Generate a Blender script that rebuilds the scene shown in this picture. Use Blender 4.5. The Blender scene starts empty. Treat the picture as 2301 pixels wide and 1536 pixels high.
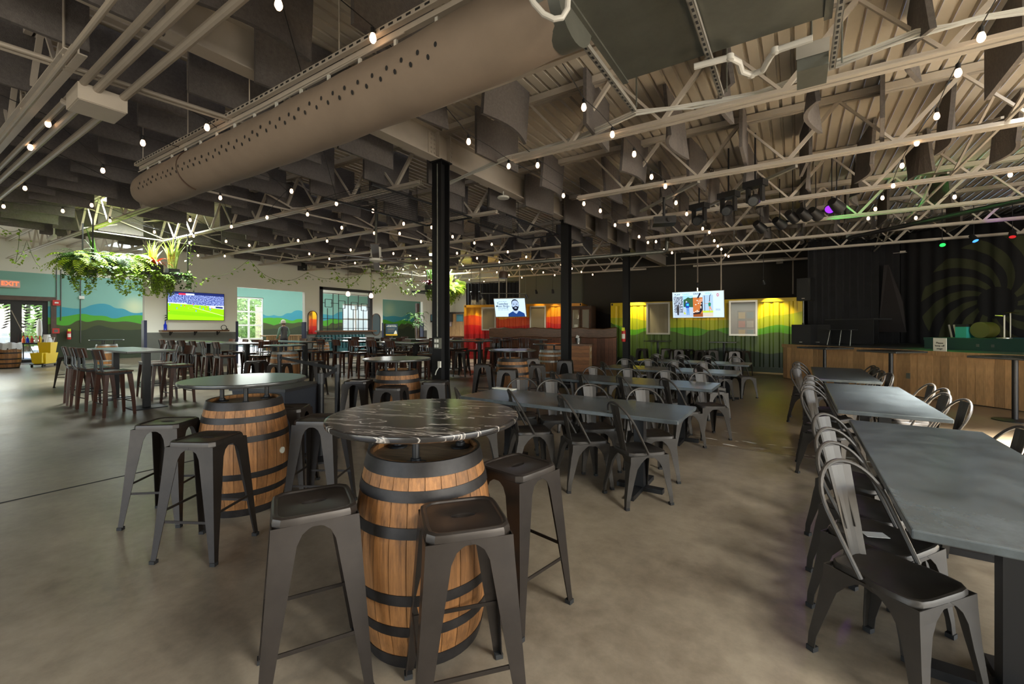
import bpy, math, random
from mathutils import Vector, Matrix
random.seed(7)
R = math.radians
SC = bpy.context.scene
COL = SC.collection

# ------------------------------------------------------------------ camera
F = 970.0; CX = 1150.5; HY = 735.0; EYE = 1.5
YAW = math.atan2(.551, .835); CA, SA = math.cos(YAW), math.sin(YAW)
cam = bpy.data.cameras.new('camera'); camo = bpy.data.objects.new('camera', cam); COL.objects.link(camo)
camo.location = (0, 0, EYE); camo.rotation_euler = (R(90), 0, YAW)
cam.sensor_width = 36; cam.lens = F/2301*36; cam.shift_y = -(768-HY)/2301; cam.clip_start = .05; cam.clip_end = 300
SC.camera = camo
SC.view_settings.view_transform = 'Standard'; SC.view_settings.look = 'None'
SC.view_settings.exposure = 0.75; SC.view_settings.gamma = 1; SC.view_settings.use_curve_mapping = False
try:
    SC.cycles.max_bounces = 7; SC.cycles.diffuse_bounces = 4; SC.cycles.glossy_bounces = 3
    SC.cycles.transmission_bounces = 6; SC.cycles.caustics_reflective = False; SC.cycles.caustics_refractive = False
    SC.cycles.sample_clamp_indirect = 4
except Exception: pass

# ------------------------------------------------------------------ world, sun, daylight
W = bpy.data.worlds.new('sky'); SC.world = W; W.use_nodes = True
wn = W.node_tree; bg = wn.nodes['Background']
sky = wn.nodes.new('ShaderNodeTexSky')
try:
    sky.sky_type = 'NISHITA'; sky.sun_disc = False; sky.sun_elevation = R(50); sky.sun_rotation = R(120)
except Exception: pass
wn.links.new(sky.outputs[0], bg.inputs[0]); bg.inputs[1].default_value = .55
def sun(name, rot, e, col):
    l = bpy.data.lights.new(name, 'SUN'); l.energy = e; l.angle = R(1); l.color = col
    o = bpy.data.objects.new(name, l); o.rotation_euler = Vector(rot).to_track_quat('-Z', 'Y').to_euler(); COL.objects.link(o)
sun('sun', (.35, .3, -.85), 5.0, (1, .95, .86))
def area(name, loc, aim, sx, sy, e, col=(1, 1, 1), spread=180):
    l = bpy.data.lights.new(name, 'AREA'); l.shape = 'RECTANGLE'; l.size = sx; l.size_y = sy; l.energy = e; l.color = col
    l.spread = R(spread)
    o = bpy.data.objects.new(name, l); o.location = loc
    d = Vector(aim)-Vector(loc); o.rotation_euler = d.to_track_quat('-Z', 'Y').to_euler(); COL.objects.link(o)
# open garage doors in the right wall, an added fill opening behind the camera, roof lights, glazed doors at far left
area('daylight', (8.2, 5.0, 1.7), (0, 5.0, 1.9), 8.0, 3.0, 250, (1, .94, .83))
area('daylight', (8.2, -1.5, 1.7), (0, 0, 1.9), 4.0, 3.0, 260, (1, .94, .83))
area('daylight', (-3, -5.6, 1.7), (-3, 3, 1.7), 8.0, 3.0, 75, (1, .92, .8))  # added ambient fill, through a made-up opening behind the camera
area('daylight', (2.95, 6.3, 4.95), (2.95, 6.3, 0), 1.4, 1.5, 1300, (1, .97, .9), 58)
area('daylight', (2.9, 1.0, 4.95), (2.6, 1.0, 0), 1.3, 1.5, 330, (1, .97, .9), 150)  # added roof light out of view, brightens the middle of the floor
area('daylight', (-14.9, 4.2, 5.15), (-14.9, 4.2, 0), 1.5, 1.5, 430, (.93, 1, .93), 130)
area('daylight', (-14.6, 15.6, 5.15), (-14.6, 15.6, 0), 1.5, 2.0, 500, (.95, 1, .93), 130)
area('daylight', (-26.9, 1.9, 1.4), (-15, 3.0, 1.0), 3.6, 2.2, 75, (.95, 1, .93))
area('daylight', (-26.9, 12.3, 1.7), (-15, 11.0, 1.0), 2.8, 2.8, 130, (.95, 1, .95))
area('daylight', (-26.9, 21.0, 1.7), (-15, 17, 1.0), 3.6, 2.8, 150, (1, 1, .95))
area('daylight', (-23.4, 12, 4.9), (-23.4, 12, 0), 4, 12, 220, (.97, 1, .97))

# ------------------------------------------------------------------ helpers
ORD = 'first second third fourth fifth sixth seventh eighth ninth tenth eleventh twelfth thirteenth fourteenth fifteenth sixteenth seventeenth eighteenth nineteenth twentieth twenty-first twenty-second twenty-third twenty-fourth'.split()
def S(h):
    h = h.lstrip('#'); v = [int(h[i:i+2], 16)/255 for i in (0, 2, 4)]
    return tuple(x/12.92 if x <= .04045 else ((x+.055)/1.055)**2.4 for x in v)
def cam2room(X, Z): return (CA*X-SA*Z, SA*X+CA*Z)
def P(px, py, z=0.0):
    Z = F*(EYE-z)/(py-HY); return cam2room((px-CX)/F*Z, Z)
def PX(px, x):                       # the point of a wall x = const seen at column px
    t = (px-CX)/F; Z = x/(CA*t-SA); return (x, (SA*t+CA)*Z, Z)
def PY(px, y):
    t = (px-CX)/F; Z = y/(SA*t+CA); return ((CA*t-SA)*Z, y, Z)
def HZ(py, Z): return EYE-(py-HY)*Z/F
def PZ(px, py, Z): x, y = cam2room((px-CX)/F*Z, Z); return (x, y, HZ(py, Z))
def rise(x): return .0195*(-4.82-x) if x < -4.82 else -.006*(x+4.82)

class MB:
    def __init__(s): s.v = []; s.f = []; s.m = []; s.sm = []
    def add(s, vs, fs, mi=0, sm=False):
        b = len(s.v); s.v += [tuple(p) for p in vs]
        for f in fs: s.f.append([b+i for i in f]); s.m.append(mi); s.sm.append(sm)
        return s
    def box(s, c, d, rz=0, mi=0, M=None):
        x, y, z = d[0]/2, d[1]/2, d[2]/2
        vs = [Vector((i*x, j*y, k*z)) for k in (-1, 1) for j in (-1, 1) for i in (-1, 1)]
        if M is not None: vs = [M @ p for p in vs]
        elif rz: m = Matrix.Rotation(rz, 3, 'Z'); vs = [m @ p for p in vs]
        c = Vector(c); vs = [p+c for p in vs]
        return s.add(vs, [(0, 2, 3, 1), (4, 5, 7, 6), (0, 1, 5, 4), (2, 6, 7, 3), (0, 4, 6, 2), (1, 3, 7, 5)], mi)
    def mm(s, a, b, mi=0): return s.box([(p+q)/2 for p, q in zip(a, b)], [abs(q-p) for p, q in zip(a, b)], 0, mi)
    def bar(s, a, b, w, h, mi=0, up=(0, 0, 1)):
        a, b = Vector(a), Vector(b); d = (b-a); L = d.length; d.normalize(); u = Vector(up)
        if abs(d.dot(u)) > .98: u = Vector((1, 0, 0))
        sd = d.cross(u).normalized(); u = sd.cross(d).normalized()
        M = Matrix((d, sd, u)).transposed()
        return s.box((a+b)/2, (L, w, h), 0, mi, M)
    def tube(s, pts, r, n=8, mi=0, caps=True):
        pts = [Vector(p) for p in pts]; rs = r if isinstance(r, (list, tuple)) else [r]*len(pts)
        vs = []; prev = None
        for i, p in enumerate(pts):
            d = (pts[min(i+1, len(pts)-1)]-pts[max(i-1, 0)]).normalized()
            if prev is None:
                u = Vector((0, 0, 1)) if abs(d.z) < .9 else Vector((1, 0, 0)); u = (u-d*u.dot(d)).normalized()
            else: u = (prev-d*prev.dot(d)).normalized()
            prev = u; w = d.cross(u)
            vs += [p+(u*math.cos(2*math.pi*k/n)+w*math.sin(2*math.pi*k/n))*rs[i] for k in range(n)]
        fs = [(i*n+k, i*n+(k+1) % n, (i+1)*n+(k+1) % n, (i+1)*n+k) for i in range(len(pts)-1) for k in range(n)]
        s.add(vs, fs, mi, True)
        if caps:
            b = len(s.v)-len(vs); s.f.append([b+k for k in range(n)][::-1]); s.m.append(mi); s.sm.append(False)
            s.f.append([b+(len(pts)-1)*n+k for k in range(n)]); s.m.append(mi); s.sm.append(False)
        return s
    def lathe(s, prof, n=24, c=(0, 0, 0), mi=0, a0=0, a1=2*math.pi, sm=True):
        full = abs(a1-a0-2*math.pi) < 1e-6; k = n if full else n+1
        vs = [(c[0]+r*math.cos(a0+(a1-a0)*j/n), c[1]+r*math.sin(a0+(a1-a0)*j/n), c[2]+z) for r, z in prof for j in range(k)]
        fs = []
        for i in range(len(prof)-1):
            for j in range(n if full else n):
                j2 = (j+1) % k
                fs.append((i*k+j, i*k+j2, (i+1)*k+j2, (i+1)*k+j))
        return s.add(vs, fs, mi, sm)
    def disc(s, c, r, n=24, mi=0, up=True):
        vs = [(c[0]+r*math.cos(2*math.pi*j/n), c[1]+r*math.sin(2*math.pi*j/n), c[2]) for j in range(n)]
        return s.add(vs, [list(range(n)) if up else list(range(n))[::-1]], mi)
    def loops(s, loops, mi=0, sm=True, cap0=False, cap1=False):
        n = len(loops[0]); vs = [p for L in loops for p in L]
        fs = [(i*n+k, i*n+(k+1) % n, (i+1)*n+(k+1) % n, (i+1)*n+k) for i in range(len(loops)-1) for k in range(n)]
        if cap0: fs.append(list(range(n))[::-1])
        if cap1: fs.append([(len(loops)-1)*n+k for k in range(n)])
        return s.add(vs, fs, mi, sm)
    def mesh(s, name, mats):
        me = bpy.data.meshes.new(name); me.from_pydata(s.v, [], s.f)
        for m in (mats if isinstance(mats, (list, tuple)) else [mats]): me.materials.append(m)
        me.polygons.foreach_set('material_index', s.m); me.polygons.foreach_set('use_smooth', s.sm)
        me.update()
        if any(s.sm): me.set_sharp_from_angle(angle=R(32))
        return me
def ob(name, mb, mats, parent=None, loc=None, rz=0, rot=None):
    me = mb.mesh(name, mats) if isinstance(mb, MB) else mb
    o = bpy.data.objects.new(name, me); COL.objects.link(o)
    if parent: o.parent = parent
    if loc is not None: o.location = loc
    if rot is not None: o.rotation_euler = rot
    elif rz: o.rotation_euler = (0, 0, rz)
    return o
def tag(o, label=None, cat=None, group=None, kind=None):
    if label: o['label'] = label
    if cat: o['category'] = cat
    if group: o['group'] = group
    if kind: o['kind'] = kind
    return o
def th(name, label, cat, loc=(0, 0, 0), rz=0, group=None):
    o = bpy.data.objects.new(name, None); o.empty_display_size = .1; COL.objects.link(o)
    o.location = loc; o.rotation_euler = (0, 0, rz); return tag(o, label, cat, group)
def st(name, mb, m, label=None, parent=None):
    o = ob(name, mb, m, parent); 
    if not parent: tag(o, label, None, None, 'structure')
    return o
def dup(root, loc, rz, label, group=None):
    kids = {}
    r = root.copy(); COL.objects.link(r); r.location = loc; r.rotation_euler = (0, 0, rz); r['label'] = label
    if group: r['group'] = group
    for ch in CHILD[root.name]:
        c = ch.copy(); COL.objects.link(c); c.parent = r
        for g in CHILD.get(ch.name, ()):
            d = g.copy(); COL.objects.link(d); d.parent = c
    return r
CHILD = {}
def scan():
    CHILD.clear()
    for o in COL.objects:
        if o.parent: CHILD.setdefault(o.parent.name, []).append(o)

# ------------------------------------------------------------------ materials
def base(name):
    m = bpy.data.materials.new(name); m.use_nodes = True; return m, m.node_tree, m.node_tree.nodes['Principled BSDF']
def mat(name, col, rough=.6, metal=0, var=0, vscale=6, bump=0, bscale=40, stretch=None, rnd=0, spec=None, emit=0, ecol=None):
    m, nt, b = base(name); N, L = nt.nodes, nt.links
    b.inputs['Base Color'].default_value = (*col, 1); b.inputs['Roughness'].default_value = rough; b.inputs['Metallic'].default_value = metal
    if spec is not None: b.inputs['Specular IOR Level'].default_value = spec
    if var or bump or rnd:
        tc = N.new('ShaderNodeTexCoord'); mp = N.new('ShaderNodeMapping'); L.new(tc.outputs['Object'], mp.inputs[0])
        if stretch: mp.inputs['Scale'].default_value = stretch
    src = None
    if var:
        n = N.new('ShaderNodeTexNoise'); n.inputs['Scale'].default_value = vscale; n.inputs['Detail'].default_value = 6; n.inputs['Roughness'].default_value = .65
        L.new(mp.outputs[0], n.inputs[0])
        r = N.new('ShaderNodeMapRange'); r.inputs[1].default_value = .25; r.inputs[2].default_value = .75; r.inputs[3].default_value = 1-var; r.inputs[4].default_value = 1+var
        L.new(n.outputs[0], r.inputs[0]); src = r.outputs[0]
    if rnd:
        oi = N.new('ShaderNodeObjectInfo'); r2 = N.new('ShaderNodeMapRange'); r2.inputs[3].default_value = 1-rnd; r2.inputs[4].default_value = 1+rnd
        L.new(oi.outputs['Random'], r2.inputs[0])
        if src:
            mu = N.new('ShaderNodeMath'); mu.operation = 'MULTIPLY'; L.new(src, mu.inputs[0]); L.new(r2.outputs[0], mu.inputs[1]); src = mu.outputs[0]
        else: src = r2.outputs[0]
    if src:
        vm = N.new('ShaderNodeVectorMath'); vm.operation = 'SCALE'; vm.inputs[0].default_value = col; L.new(src, vm.inputs['Scale'])
        L.new(vm.outputs[0], b.inputs['Base Color'])
    if bump:
        n2 = N.new('ShaderNodeTexNoise'); n2.inputs['Scale'].default_value = bscale; n2.inputs['Detail'].default_value = 4; L.new(mp.outputs[0], n2.inputs[0])
        bp = N.new('ShaderNodeBump'); bp.inputs['Strength'].default_value = bump; bp.inputs['Distance'].default_value = .01
        L.new(n2.outputs[0], bp.inputs['Height']); L.new(bp.outputs[0], b.inputs['Normal'])
    if emit:
        b.inputs['Emission Color'].default_value = (*(ecol or col), 1); b.inputs['Emission Strength'].default_value = emit
    return m
M = {}
M['gun'] = mat('gunmetal', (.030, .024, .020), .36, .5, .25, 9)
M['gunchair'] = mat('gunmetal_chair', (.034, .029, .024), .45, .3, .2, 9)
M['blackmetal'] = mat('black_metal', (.012, .012, .013), .45, .3)
M['black'] = mat('black_plastic', (.012, .012, .013), .5)
M['rubber'] = mat('rubber', (.01, .01, .01), .8)
M['cream'] = mat('cream_steel', (.56, .5, .42), .55, 0, .08, 3)
M['pipe'] = mat('painted_pipe', (.40, .35, .285), .5, 0, .1, 3)
M['deck'] = mat('deck_paint', (.68, .61, .5), .55, 0, .06, 2)
M['felt'] = mat('grey_felt', (.125, .112, .105), .95, 0, .25, 30, .5, 120)
M['ductfab'] = mat('duct_fabric', (.27, .21, .16), .85, 0, .1, 3)
M['galv'] = mat('galvanised', (.13, .135, .115), .45, .45, .2, 4)
M['strutd'] = mat('dark_steel_tube', (.10, .11, .12), .3, .8)
M['strut'] = mat('strut', (.42, .4, .35), .45, .5)
M['white'] = mat('white_paint', (.72, .72, .66), .6)
M['pvc'] = mat('pvc', (.62, .6, .55), .4)
M['stave'] = mat('oak_stave', (.24, .105, .032), .55, 0, .65, 4, .3, 60, (12, 12, .9), .32)
M['head'] = mat('barrel_head', (.23, .155, .085), .65, 0, .5, 4, .2, 50, (2, 18, 1))
M['hoop'] = mat('hoop_steel', (.026, .023, .022), .5, .5, .4, 14)
M['hoopg'] = mat('hoop_galvanised', (.3, .31, .3), .45, .6, .3, 14)
M['chair_wood'] = mat('red_brown_wood', (.048, .015, .007), .4, 0, .4, 5, 0, 40, (3, 3, 20))
M['seat_wood'] = mat('dark_seat_wood', (.06, .026, .013), .25, 0, .4, 5, 0, 40, (2, 16, 2))
M['bar_wood'] = mat('live_edge_wood', (.095, .042, .018), .35, 0, .5, 3, .2, 30, (1.5, 6, 6))
M['clad'] = mat('cedar_cladding', (.12, .045, .022), .6, 0, .5, 5, .2, 40, (8, 8, 1), .3)
M['pine'] = mat('pine_plank', (.40, .235, .105), .6, 0, .35, 5, .2, 40, (9, 9, .8), .28)
M['counter'] = mat('counter_plank', (.25, .105, .04), .55, 0, .4, 4, .2, 40, (1, 8, 8), .25)
M['trimwood'] = mat('dark_brown_trim', (.075, .045, .03), .5, 0, .3, 5)
M['curtain'] = mat('black_curtain', (.011, .011, .013), .95, 0, .3, 3)
M['wall_dark'] = mat('charcoal_wall', (.035, .034, .036), .85, 0, .1, 2)
M['wall_grey'] = mat('grey_green_wall', (.10, .11, .095), .85)
M['wainscot'] = mat('grey_wainscot', (.12, .125, .115), .45, .2, .15, 2)
M['guard'] = mat('navy_guard', (.02, .025, .06), .5)
M['red'] = mat('red_paint', (.5, .02, .015), .4)
M['yellow'] = mat('yellow_plastic', (.72, .5, .01), .4)
M['chrome'] = mat('chrome', (.6, .6, .58), .2, 1)
M['alu'] = mat('aluminium', (.55, .52, .46), .35, .8)
M['teal'] = mat('teal_vinyl', (.02, .075, .085), .35)
M['stagefloor'] = mat('stage_floor', (.05, .062, .06), .5)
M['riser'] = mat('stage_riser', (.012, .05, .035), .5)
M['cloth'] = mat('white_cloth', (.65, .65, .62), .9)
M['leaf'] = mat('leaf_green', (.20, .34, .022), .5, 0, .5, 3, rnd=.2)
M['leafd'] = mat('leaf_dark', (.05, .12, .018), .5, 0, .5, 3, rnd=.2)
M['fern'] = mat('fern_green', (.30, .46, .015), .55, 0, .4, 3, rnd=.2)
M['snake'] = mat('snake_leaf', (.30, .40, .09), .45, 0, .6, 6, stretch=(1, 1, 4), rnd=.25)
M['redleaf'] = mat('red_leaf', (.5, .06, .02), .45, 0, .3, 4)
M['wineleaf'] = mat('wine_leaf', (.12, .015, .03), .45)
M['stem'] = mat('stem', (.09, .12, .04), .7)
M['pot'] = mat('black_pot', (.02, .02, .02), .7)
M['bark'] = mat('bark', (.16, .13, .09), .8, 0, .3, 9)
M['tree'] = mat('tree_leaf', (.28, .46, .10), .6, 0, .5, 2)
M['asphalt'] = mat('paving', (.45, .44, .42), .9)
M['skin'] = mat('skin', (.45, .26, .18), .6)
M['shirt'] = mat('grey_shirt', (.1, .1, .11), .85)
M['sleeve'] = mat('green_sleeve', (.16, .28, .2), .85)
M['cap'] = mat('cream_cap', (.7, .66, .56), .8)
M['denim'] = mat('dark_trousers', (.03, .03, .04), .85)
M['bulb'] = mat('lit_bulb', (1, .62, .3), 0.4, emit=4.2, ecol=(1, .62, .36))
M['bluebottle'] = mat('blue_glass', (.01, .03, .5), .1)
M['marks'] = mat('white_line', (.6, .58, .5), .8)
M['signred'] = mat('exit_red', (.8, .05, .02), .5, emit=2.0, ecol=(1, .09, .03))
M['signface'] = mat('sign_face', (.7, .5, .42), .5)
M['orange'] = mat('orange_plastic', (.8, .12, .01), .45)
M['paper'] = mat('paper', (.7, .7, .6), .9)
M['ink'] = mat('ink', (.02, .02, .02), .9)
def glass(name, col=(1, 1, 1), mixf=.12, rough=.02):
    m, nt, b = base(name); N, L = nt.nodes, nt.links
    tr = N.new('ShaderNodeBsdfTransparent'); tr.inputs[0].default_value = (*col, 1)
    gl = N.new('ShaderNodeBsdfGlossy'); gl.inputs['Roughness'].default_value = rough
    mx = N.new('ShaderNodeMixShader'); mx.inputs[0].default_value = mixf
    L.new(tr.outputs[0], mx.inputs[1]); L.new(gl.outputs[0], mx.inputs[2]); L.new(mx.outputs[0], N['Material Output'].inputs[0]); return m
M['glass'] = glass('window_glass')
def opal():
    m, nt, b = base('opal_pane'); tr = nt.nodes.new('ShaderNodeBsdfTranslucent'); tr.inputs[0].default_value = (.85, .87, .85, 1); nt.links.new(tr.outputs[0], nt.nodes['Material Output'].inputs[0]); return m
M['opal'] = opal()
M['glassdim'] = glass('dim_glass', (.95, .95, .95), .025, .05)
M['mirror'] = mat('mirror', (.75, .77, .75), .03, 1)

def floor_mat(name, c1, c2, rough):
    m, nt, b = base(name); N, L = nt.nodes, nt.links
    tc = N.new('ShaderNodeTexCoord')
    n1 = N.new('ShaderNodeTexNoise'); n1.inputs['Scale'].default_value = .8; n1.inputs['Detail'].default_value = 8; n1.inputs['Roughness'].default_value = .65
    n2 = N.new('ShaderNodeTexNoise'); n2.inputs['Scale'].default_value = 9; n2.inputs['Detail'].default_value = 8; n2.inputs['Roughness'].default_value = .7
    L.new(tc.outputs['Object'], n1.inputs[0]); L.new(tc.outputs['Object'], n2.inputs[0])
    a = N.new('ShaderNodeMath'); a.operation = 'MULTIPLY_ADD'; a.inputs[1].default_value = .5; L.new(n2.outputs[0], a.inputs[0]); L.new(n1.outputs[0], a.inputs[2])
    cr = N.new('ShaderNodeValToRGB'); cr.color_ramp.elements[0].position = .45; cr.color_ramp.elements[1].position = 1.0
    cr.color_ramp.elements[0].color = (*c1, 1); cr.color_ramp.elements[1].color = (*c2, 1)
    L.new(a.outputs[0], cr.inputs[0]); L.new(cr.outputs[0], b.inputs['Base Color'])
    r = N.new('ShaderNodeMapRange'); r.inputs[3].default_value = rough-.1; r.inputs[4].default_value = rough+.16; L.new(n1.outputs[0], r.inputs[0]); L.new(r.outputs[0], b.inputs['Roughness'])
    bp = N.new('ShaderNodeBump'); bp.inputs['Strength'].default_value = .06; bp.inputs['Distance'].default_value = .02; L.new(n2.outputs[0], bp.inputs['Height']); L.new(bp.outputs[0], b.inputs['Normal'])
    return m
M['floor'] = floor_mat('polished_concrete', (.075, .056, .037), (.29, .245, .18), .29)
M['floor2'] = floor_mat('stained_concrete', (.07, .05, .03), (.23, .175, .11), .30)
def top_mat(name, col, streak, scale, rough):
    m, nt, b = base(name); N, L = nt.nodes, nt.links
    tc = N.new('ShaderNodeTexCoord'); mp = N.new('ShaderNodeMapping'); mp.inputs['Rotation'].default_value = (0, 0, R(20)); mp.inputs['Scale'].default_value = (1, 4.5, 1)
    L.new(tc.outputs['Object'], mp.inputs[0])
    n = N.new('ShaderNodeTexNoise'); n.inputs['Scale'].default_value = scale; n.inputs['Detail'].default_value = 5; n.inputs['Distortion'].default_value = 1.2
    L.new(mp.outputs[0], n.inputs[0])
    cr = N.new('ShaderNodeValToRGB'); e = cr.color_ramp.elements
    e[0].position = 0; e[0].color = (*col, 1); e[1].position = 1; e[1].color = (*col, 1)
    for p, c in ((.56, col), (.585, streak), (.60, tuple(x*.4 for x in streak)), (.64, col)):
        q = e.new(p); q.color = (*c, 1)
    L.new(n.outputs[0], cr.inputs[0]); L.new(cr.outputs[0], b.inputs['Base Color']); b.inputs['Roughness'].default_value = rough
    return m
M['marble'] = top_mat('black_marble', (.022, .02, .019), (.42, .38, .34), 3.4, .17)
M['dtop'] = mat('dark_table_top', (.035, .036, .035), .22, 0, .4, 6)
M['slate'] = mat('slate_table_top', (.068, .08, .085), .24, 0, .5, 4, .03, 30)

def curve_layers(name, axis, lo, hi, zlo, zhi, layers, bottom_cols, sunpos=None, extra_top=None, rough=.7, ping=False):
    """mural paint: each layer colour fills below a drawn skyline; axis coordinate lo..hi, heights zlo..zhi"""
    m, nt, b = base(name); N, L = nt.nodes, nt.links; b.inputs['Roughness'].default_value = rough
    tc = N.new('ShaderNodeTexCoord'); sp = N.new('ShaderNodeSeparateXYZ'); L.new(tc.outputs['Object'], sp.inputs[0])
    u = N.new('ShaderNodeMapRange'); u.clamp = not ping; u.inputs[1].default_value = lo; u.inputs[2].default_value = hi; L.new(sp.outputs[axis], u.inputs[0]); uo = u.outputs[0]
    if ping:
        pp = N.new('ShaderNodeMath'); pp.operation = 'PINGPONG'; pp.inputs[1].default_value = 1; L.new(uo, pp.inputs[0]); uo = pp.outputs[0]
    zz = N.new('ShaderNodeMapRange'); zz.clamp = False; zz.inputs[1].default_value = zlo; zz.inputs[2].default_value = zhi; L.new(sp.outputs[2], zz.inputs[0])
    rgb = N.new('ShaderNodeRGB'); rgb.outputs[0].default_value = (*bottom_cols[0], 1); cur = rgb.outputs[0]
    if extra_top:
        g = N.new('ShaderNodeMath'); g.operation = 'GREATER_THAN'; g.inputs[1].default_value = extra_top[0]; L.new(sp.outputs[2], g.inputs[0])
        mx = N.new('ShaderNodeMixRGB'); L.new(g.outputs[0], mx.inputs[0]); L.new(cur, mx.inputs[1]); mx.inputs[2].default_value = (*extra_top[1], 1); cur = mx.outputs[0]
    if sunpos:
        for (a, z, r, c) in sunpos:
            cv = N.new('ShaderNodeCombineXYZ'); L.new(sp.outputs[axis], cv.inputs[0]); L.new(sp.outputs[2], cv.inputs[1])
            ds = N.new('ShaderNodeVectorMath'); ds.operation = 'DISTANCE'; ds.inputs[1].default_value = (a, z, 0); L.new(cv.outputs[0], ds.inputs[0])
            mr = N.new('ShaderNodeMapRange'); mr.interpolation_type = 'SMOOTHSTEP'; mr.inputs[1].default_value = 0; mr.inputs[2].default_value = r; mr.inputs[3].default_value = .9; mr.inputs[4].default_value = 0
            L.new(ds.outputs['Value'], mr.inputs[0])
            mx = N.new('ShaderNodeMixRGB'); L.new(mr.outputs[0], mx.inputs[0]); L.new(cur, mx.inputs[1]); mx.inputs[2].default_value = (*c, 1); cur = mx.outputs[0]
    for pts, colr in zip(layers, bottom_cols[1:]):
        fc = N.new('ShaderNodeFloatCurve'); cu = fc.mapping.curves[0]
        pts = sorted(pts)
        while len(cu.points) > 2: cu.points.remove(cu.points[-1])
        q = [((a-lo)/(hi-lo), (z-zlo)/(zhi-zlo)) for a, z in pts]
        cu.points[0].location = q[0]; cu.points[1].location = q[-1]
        for a in q[1:-1]: cu.points.new(*a)
        fc.mapping.update(); L.new(uo, fc.inputs[1])
        lt = N.new('ShaderNodeMath'); lt.operation = 'LESS_THAN'; L.new(zz.outputs[0], lt.inputs[0]); L.new(fc.outputs[0], lt.inputs[1])
        mx = N.new('ShaderNodeMixRGB'); L.new(lt.outputs[0], mx.inputs[0]); L.new(cur, mx.inputs[1]); mx.inputs[2].default_value = (*colr, 1); cur = mx.outputs[0]
    L.new(cur, b.inputs['Base Color']); return m

_fonts = {}
def text(name, s, size, M4, m, parent=None, ext=.001, align='CENTER'):
    cu = bpy.data.curves.new(name, 'FONT'); cu.body = s; cu.size = size; cu.align_x = align; cu.align_y = 'CENTER'; cu.extrude = ext; cu.offset = size*.010
    o = bpy.data.objects.new(name, cu); COL.objects.link(o)
    dg = bpy.context.evaluated_depsgraph_get(); me = bpy.data.meshes.new_from_object(o.evaluated_get(dg))
    bpy.data.objects.remove(o); me.materials.clear(); me.materials.append(m)
    t = bpy.data.objects.new(name, me); COL.objects.link(t)
    if parent: t.parent = parent
    t.matrix_local = M4 if parent else M4
    return t
def frame(origin, right, up=(0, 0, 1)):
    r = Vector(right).normalized(); u = Vector(up).normalized(); n = r.cross(u)
    m = Matrix((r, u, n)).transposed().to_4x4(); m.translation = Vector(origin); return m

# ------------------------------------------------------------------ floor
XL, XR, YB, YF = -27.3, 8.5, 21.0, -6.0; PXW_ = -19.6
st('floor', MB().mm((XL, YF, -.12), (XR, 6.0, 0)), M['floor'], 'worn grey polished concrete floor nearest the camera')
st('floor', MB().mm((XL, 6.02, -.12), (XR, YB, 0)).mm((XL, YB, -.12), (PXW_, 28, 0)), M['floor2'], 'browner stained concrete floor beyond the saw-cut joint')
j = MB(); j.mm((-5.69, YF, 0), (-5.66, 6, .0015)); j.mm((XL, 6.0, -.1), (XR, 6.02, -.004)); st('trim_1', j, M['ink'], 'thin dark saw-cut joints in the concrete floor')
mk = MB()
for i in range(26):
    x = -1.2+random.random()*2.2; y = 6.08+abs(random.gauss(0, .35)); a = random.uniform(-.3, .3)
    w, d = random.uniform(.03, .14), random.uniform(.008, .03)
    n = 7; mk.add([(x+w*math.cos(t)*random.uniform(.6, 1), y+d*math.sin(t)*random.uniform(.6, 1)+a*w*math.cos(t), .002) for t in [2*math.pi*k/n for k in range(n)]], [list(range(n))])
st('trim_2', mk, M['marks'], 'worn flecks of pale paint on the concrete beyond the joint')

# ------------------------------------------------------------------ roof deck with roof lights
DZ = 4.72
HOLES = [(2.2, 3.7, 5.5, 7.15), (2.2, 3.6, .2, 1.8), (-15.7, -14.1, 3.45, 5.0), (-15.5, -13.8, 14.5, 16.6), (-25.5, -21.3, 6, 18)]  # second opening is added, out of view, for light on the floor
dk = MB(); pitch = .1524; x = XL
while x < XR:
    zo = DZ+rise(x+.07); xs = [x, x+.108, x+.114, x+.142, x+pitch]; zs = [0, 0, .055, .055, 0]
    segs = [(YF, 28.0 if x < -19.3 else YB)]
    for hx0, hx1, hy0, hy1 in HOLES:
        if x+pitch > hx0 and x < hx1:
            segs = [t for a, b2 in segs for t in ((a, min(b2, hy0)), (max(a, hy1), b2)) if t[1] > t[0]]
    for a, b2 in segs:
        vs = [(xx, yy, zo+zz) for yy in (a, b2) for xx, zz in zip(xs, zs)]
        dk.add(vs, [(i, i+5, i+6, i+1) for i in range(4)])
    x += pitch
rf = st('ceiling', dk, M['deck'], 'cream painted corrugated steel roof deck')
sk = MB()
for hx0, hx1, hy0, hy1 in HOLES:
    z0 = DZ+rise((hx0+hx1)/2)
    for a, b2 in (((hx0, hy0), (hx1, hy0)), ((hx0, hy1), (hx1, hy1)), ((hx0, hy0), (hx0, hy1)), ((hx1, hy0), (hx1, hy1))):
        sk.bar((*a, z0+.22), (*b2, z0+.22), .03, .42)
st('trim_3', sk, M['white'], 'white upstand curbs round the roof lights')
gz = MB()
for hx0, hx1, hy0, hy1 in HOLES:
    z0 = DZ+rise((hx0+hx1)/2); gz.mm((hx0, hy0, z0+.43), (hx1, hy1, z0+.44))
st('window_4', gz, M['opal'], 'white opal roof light panes above the deck')

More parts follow.
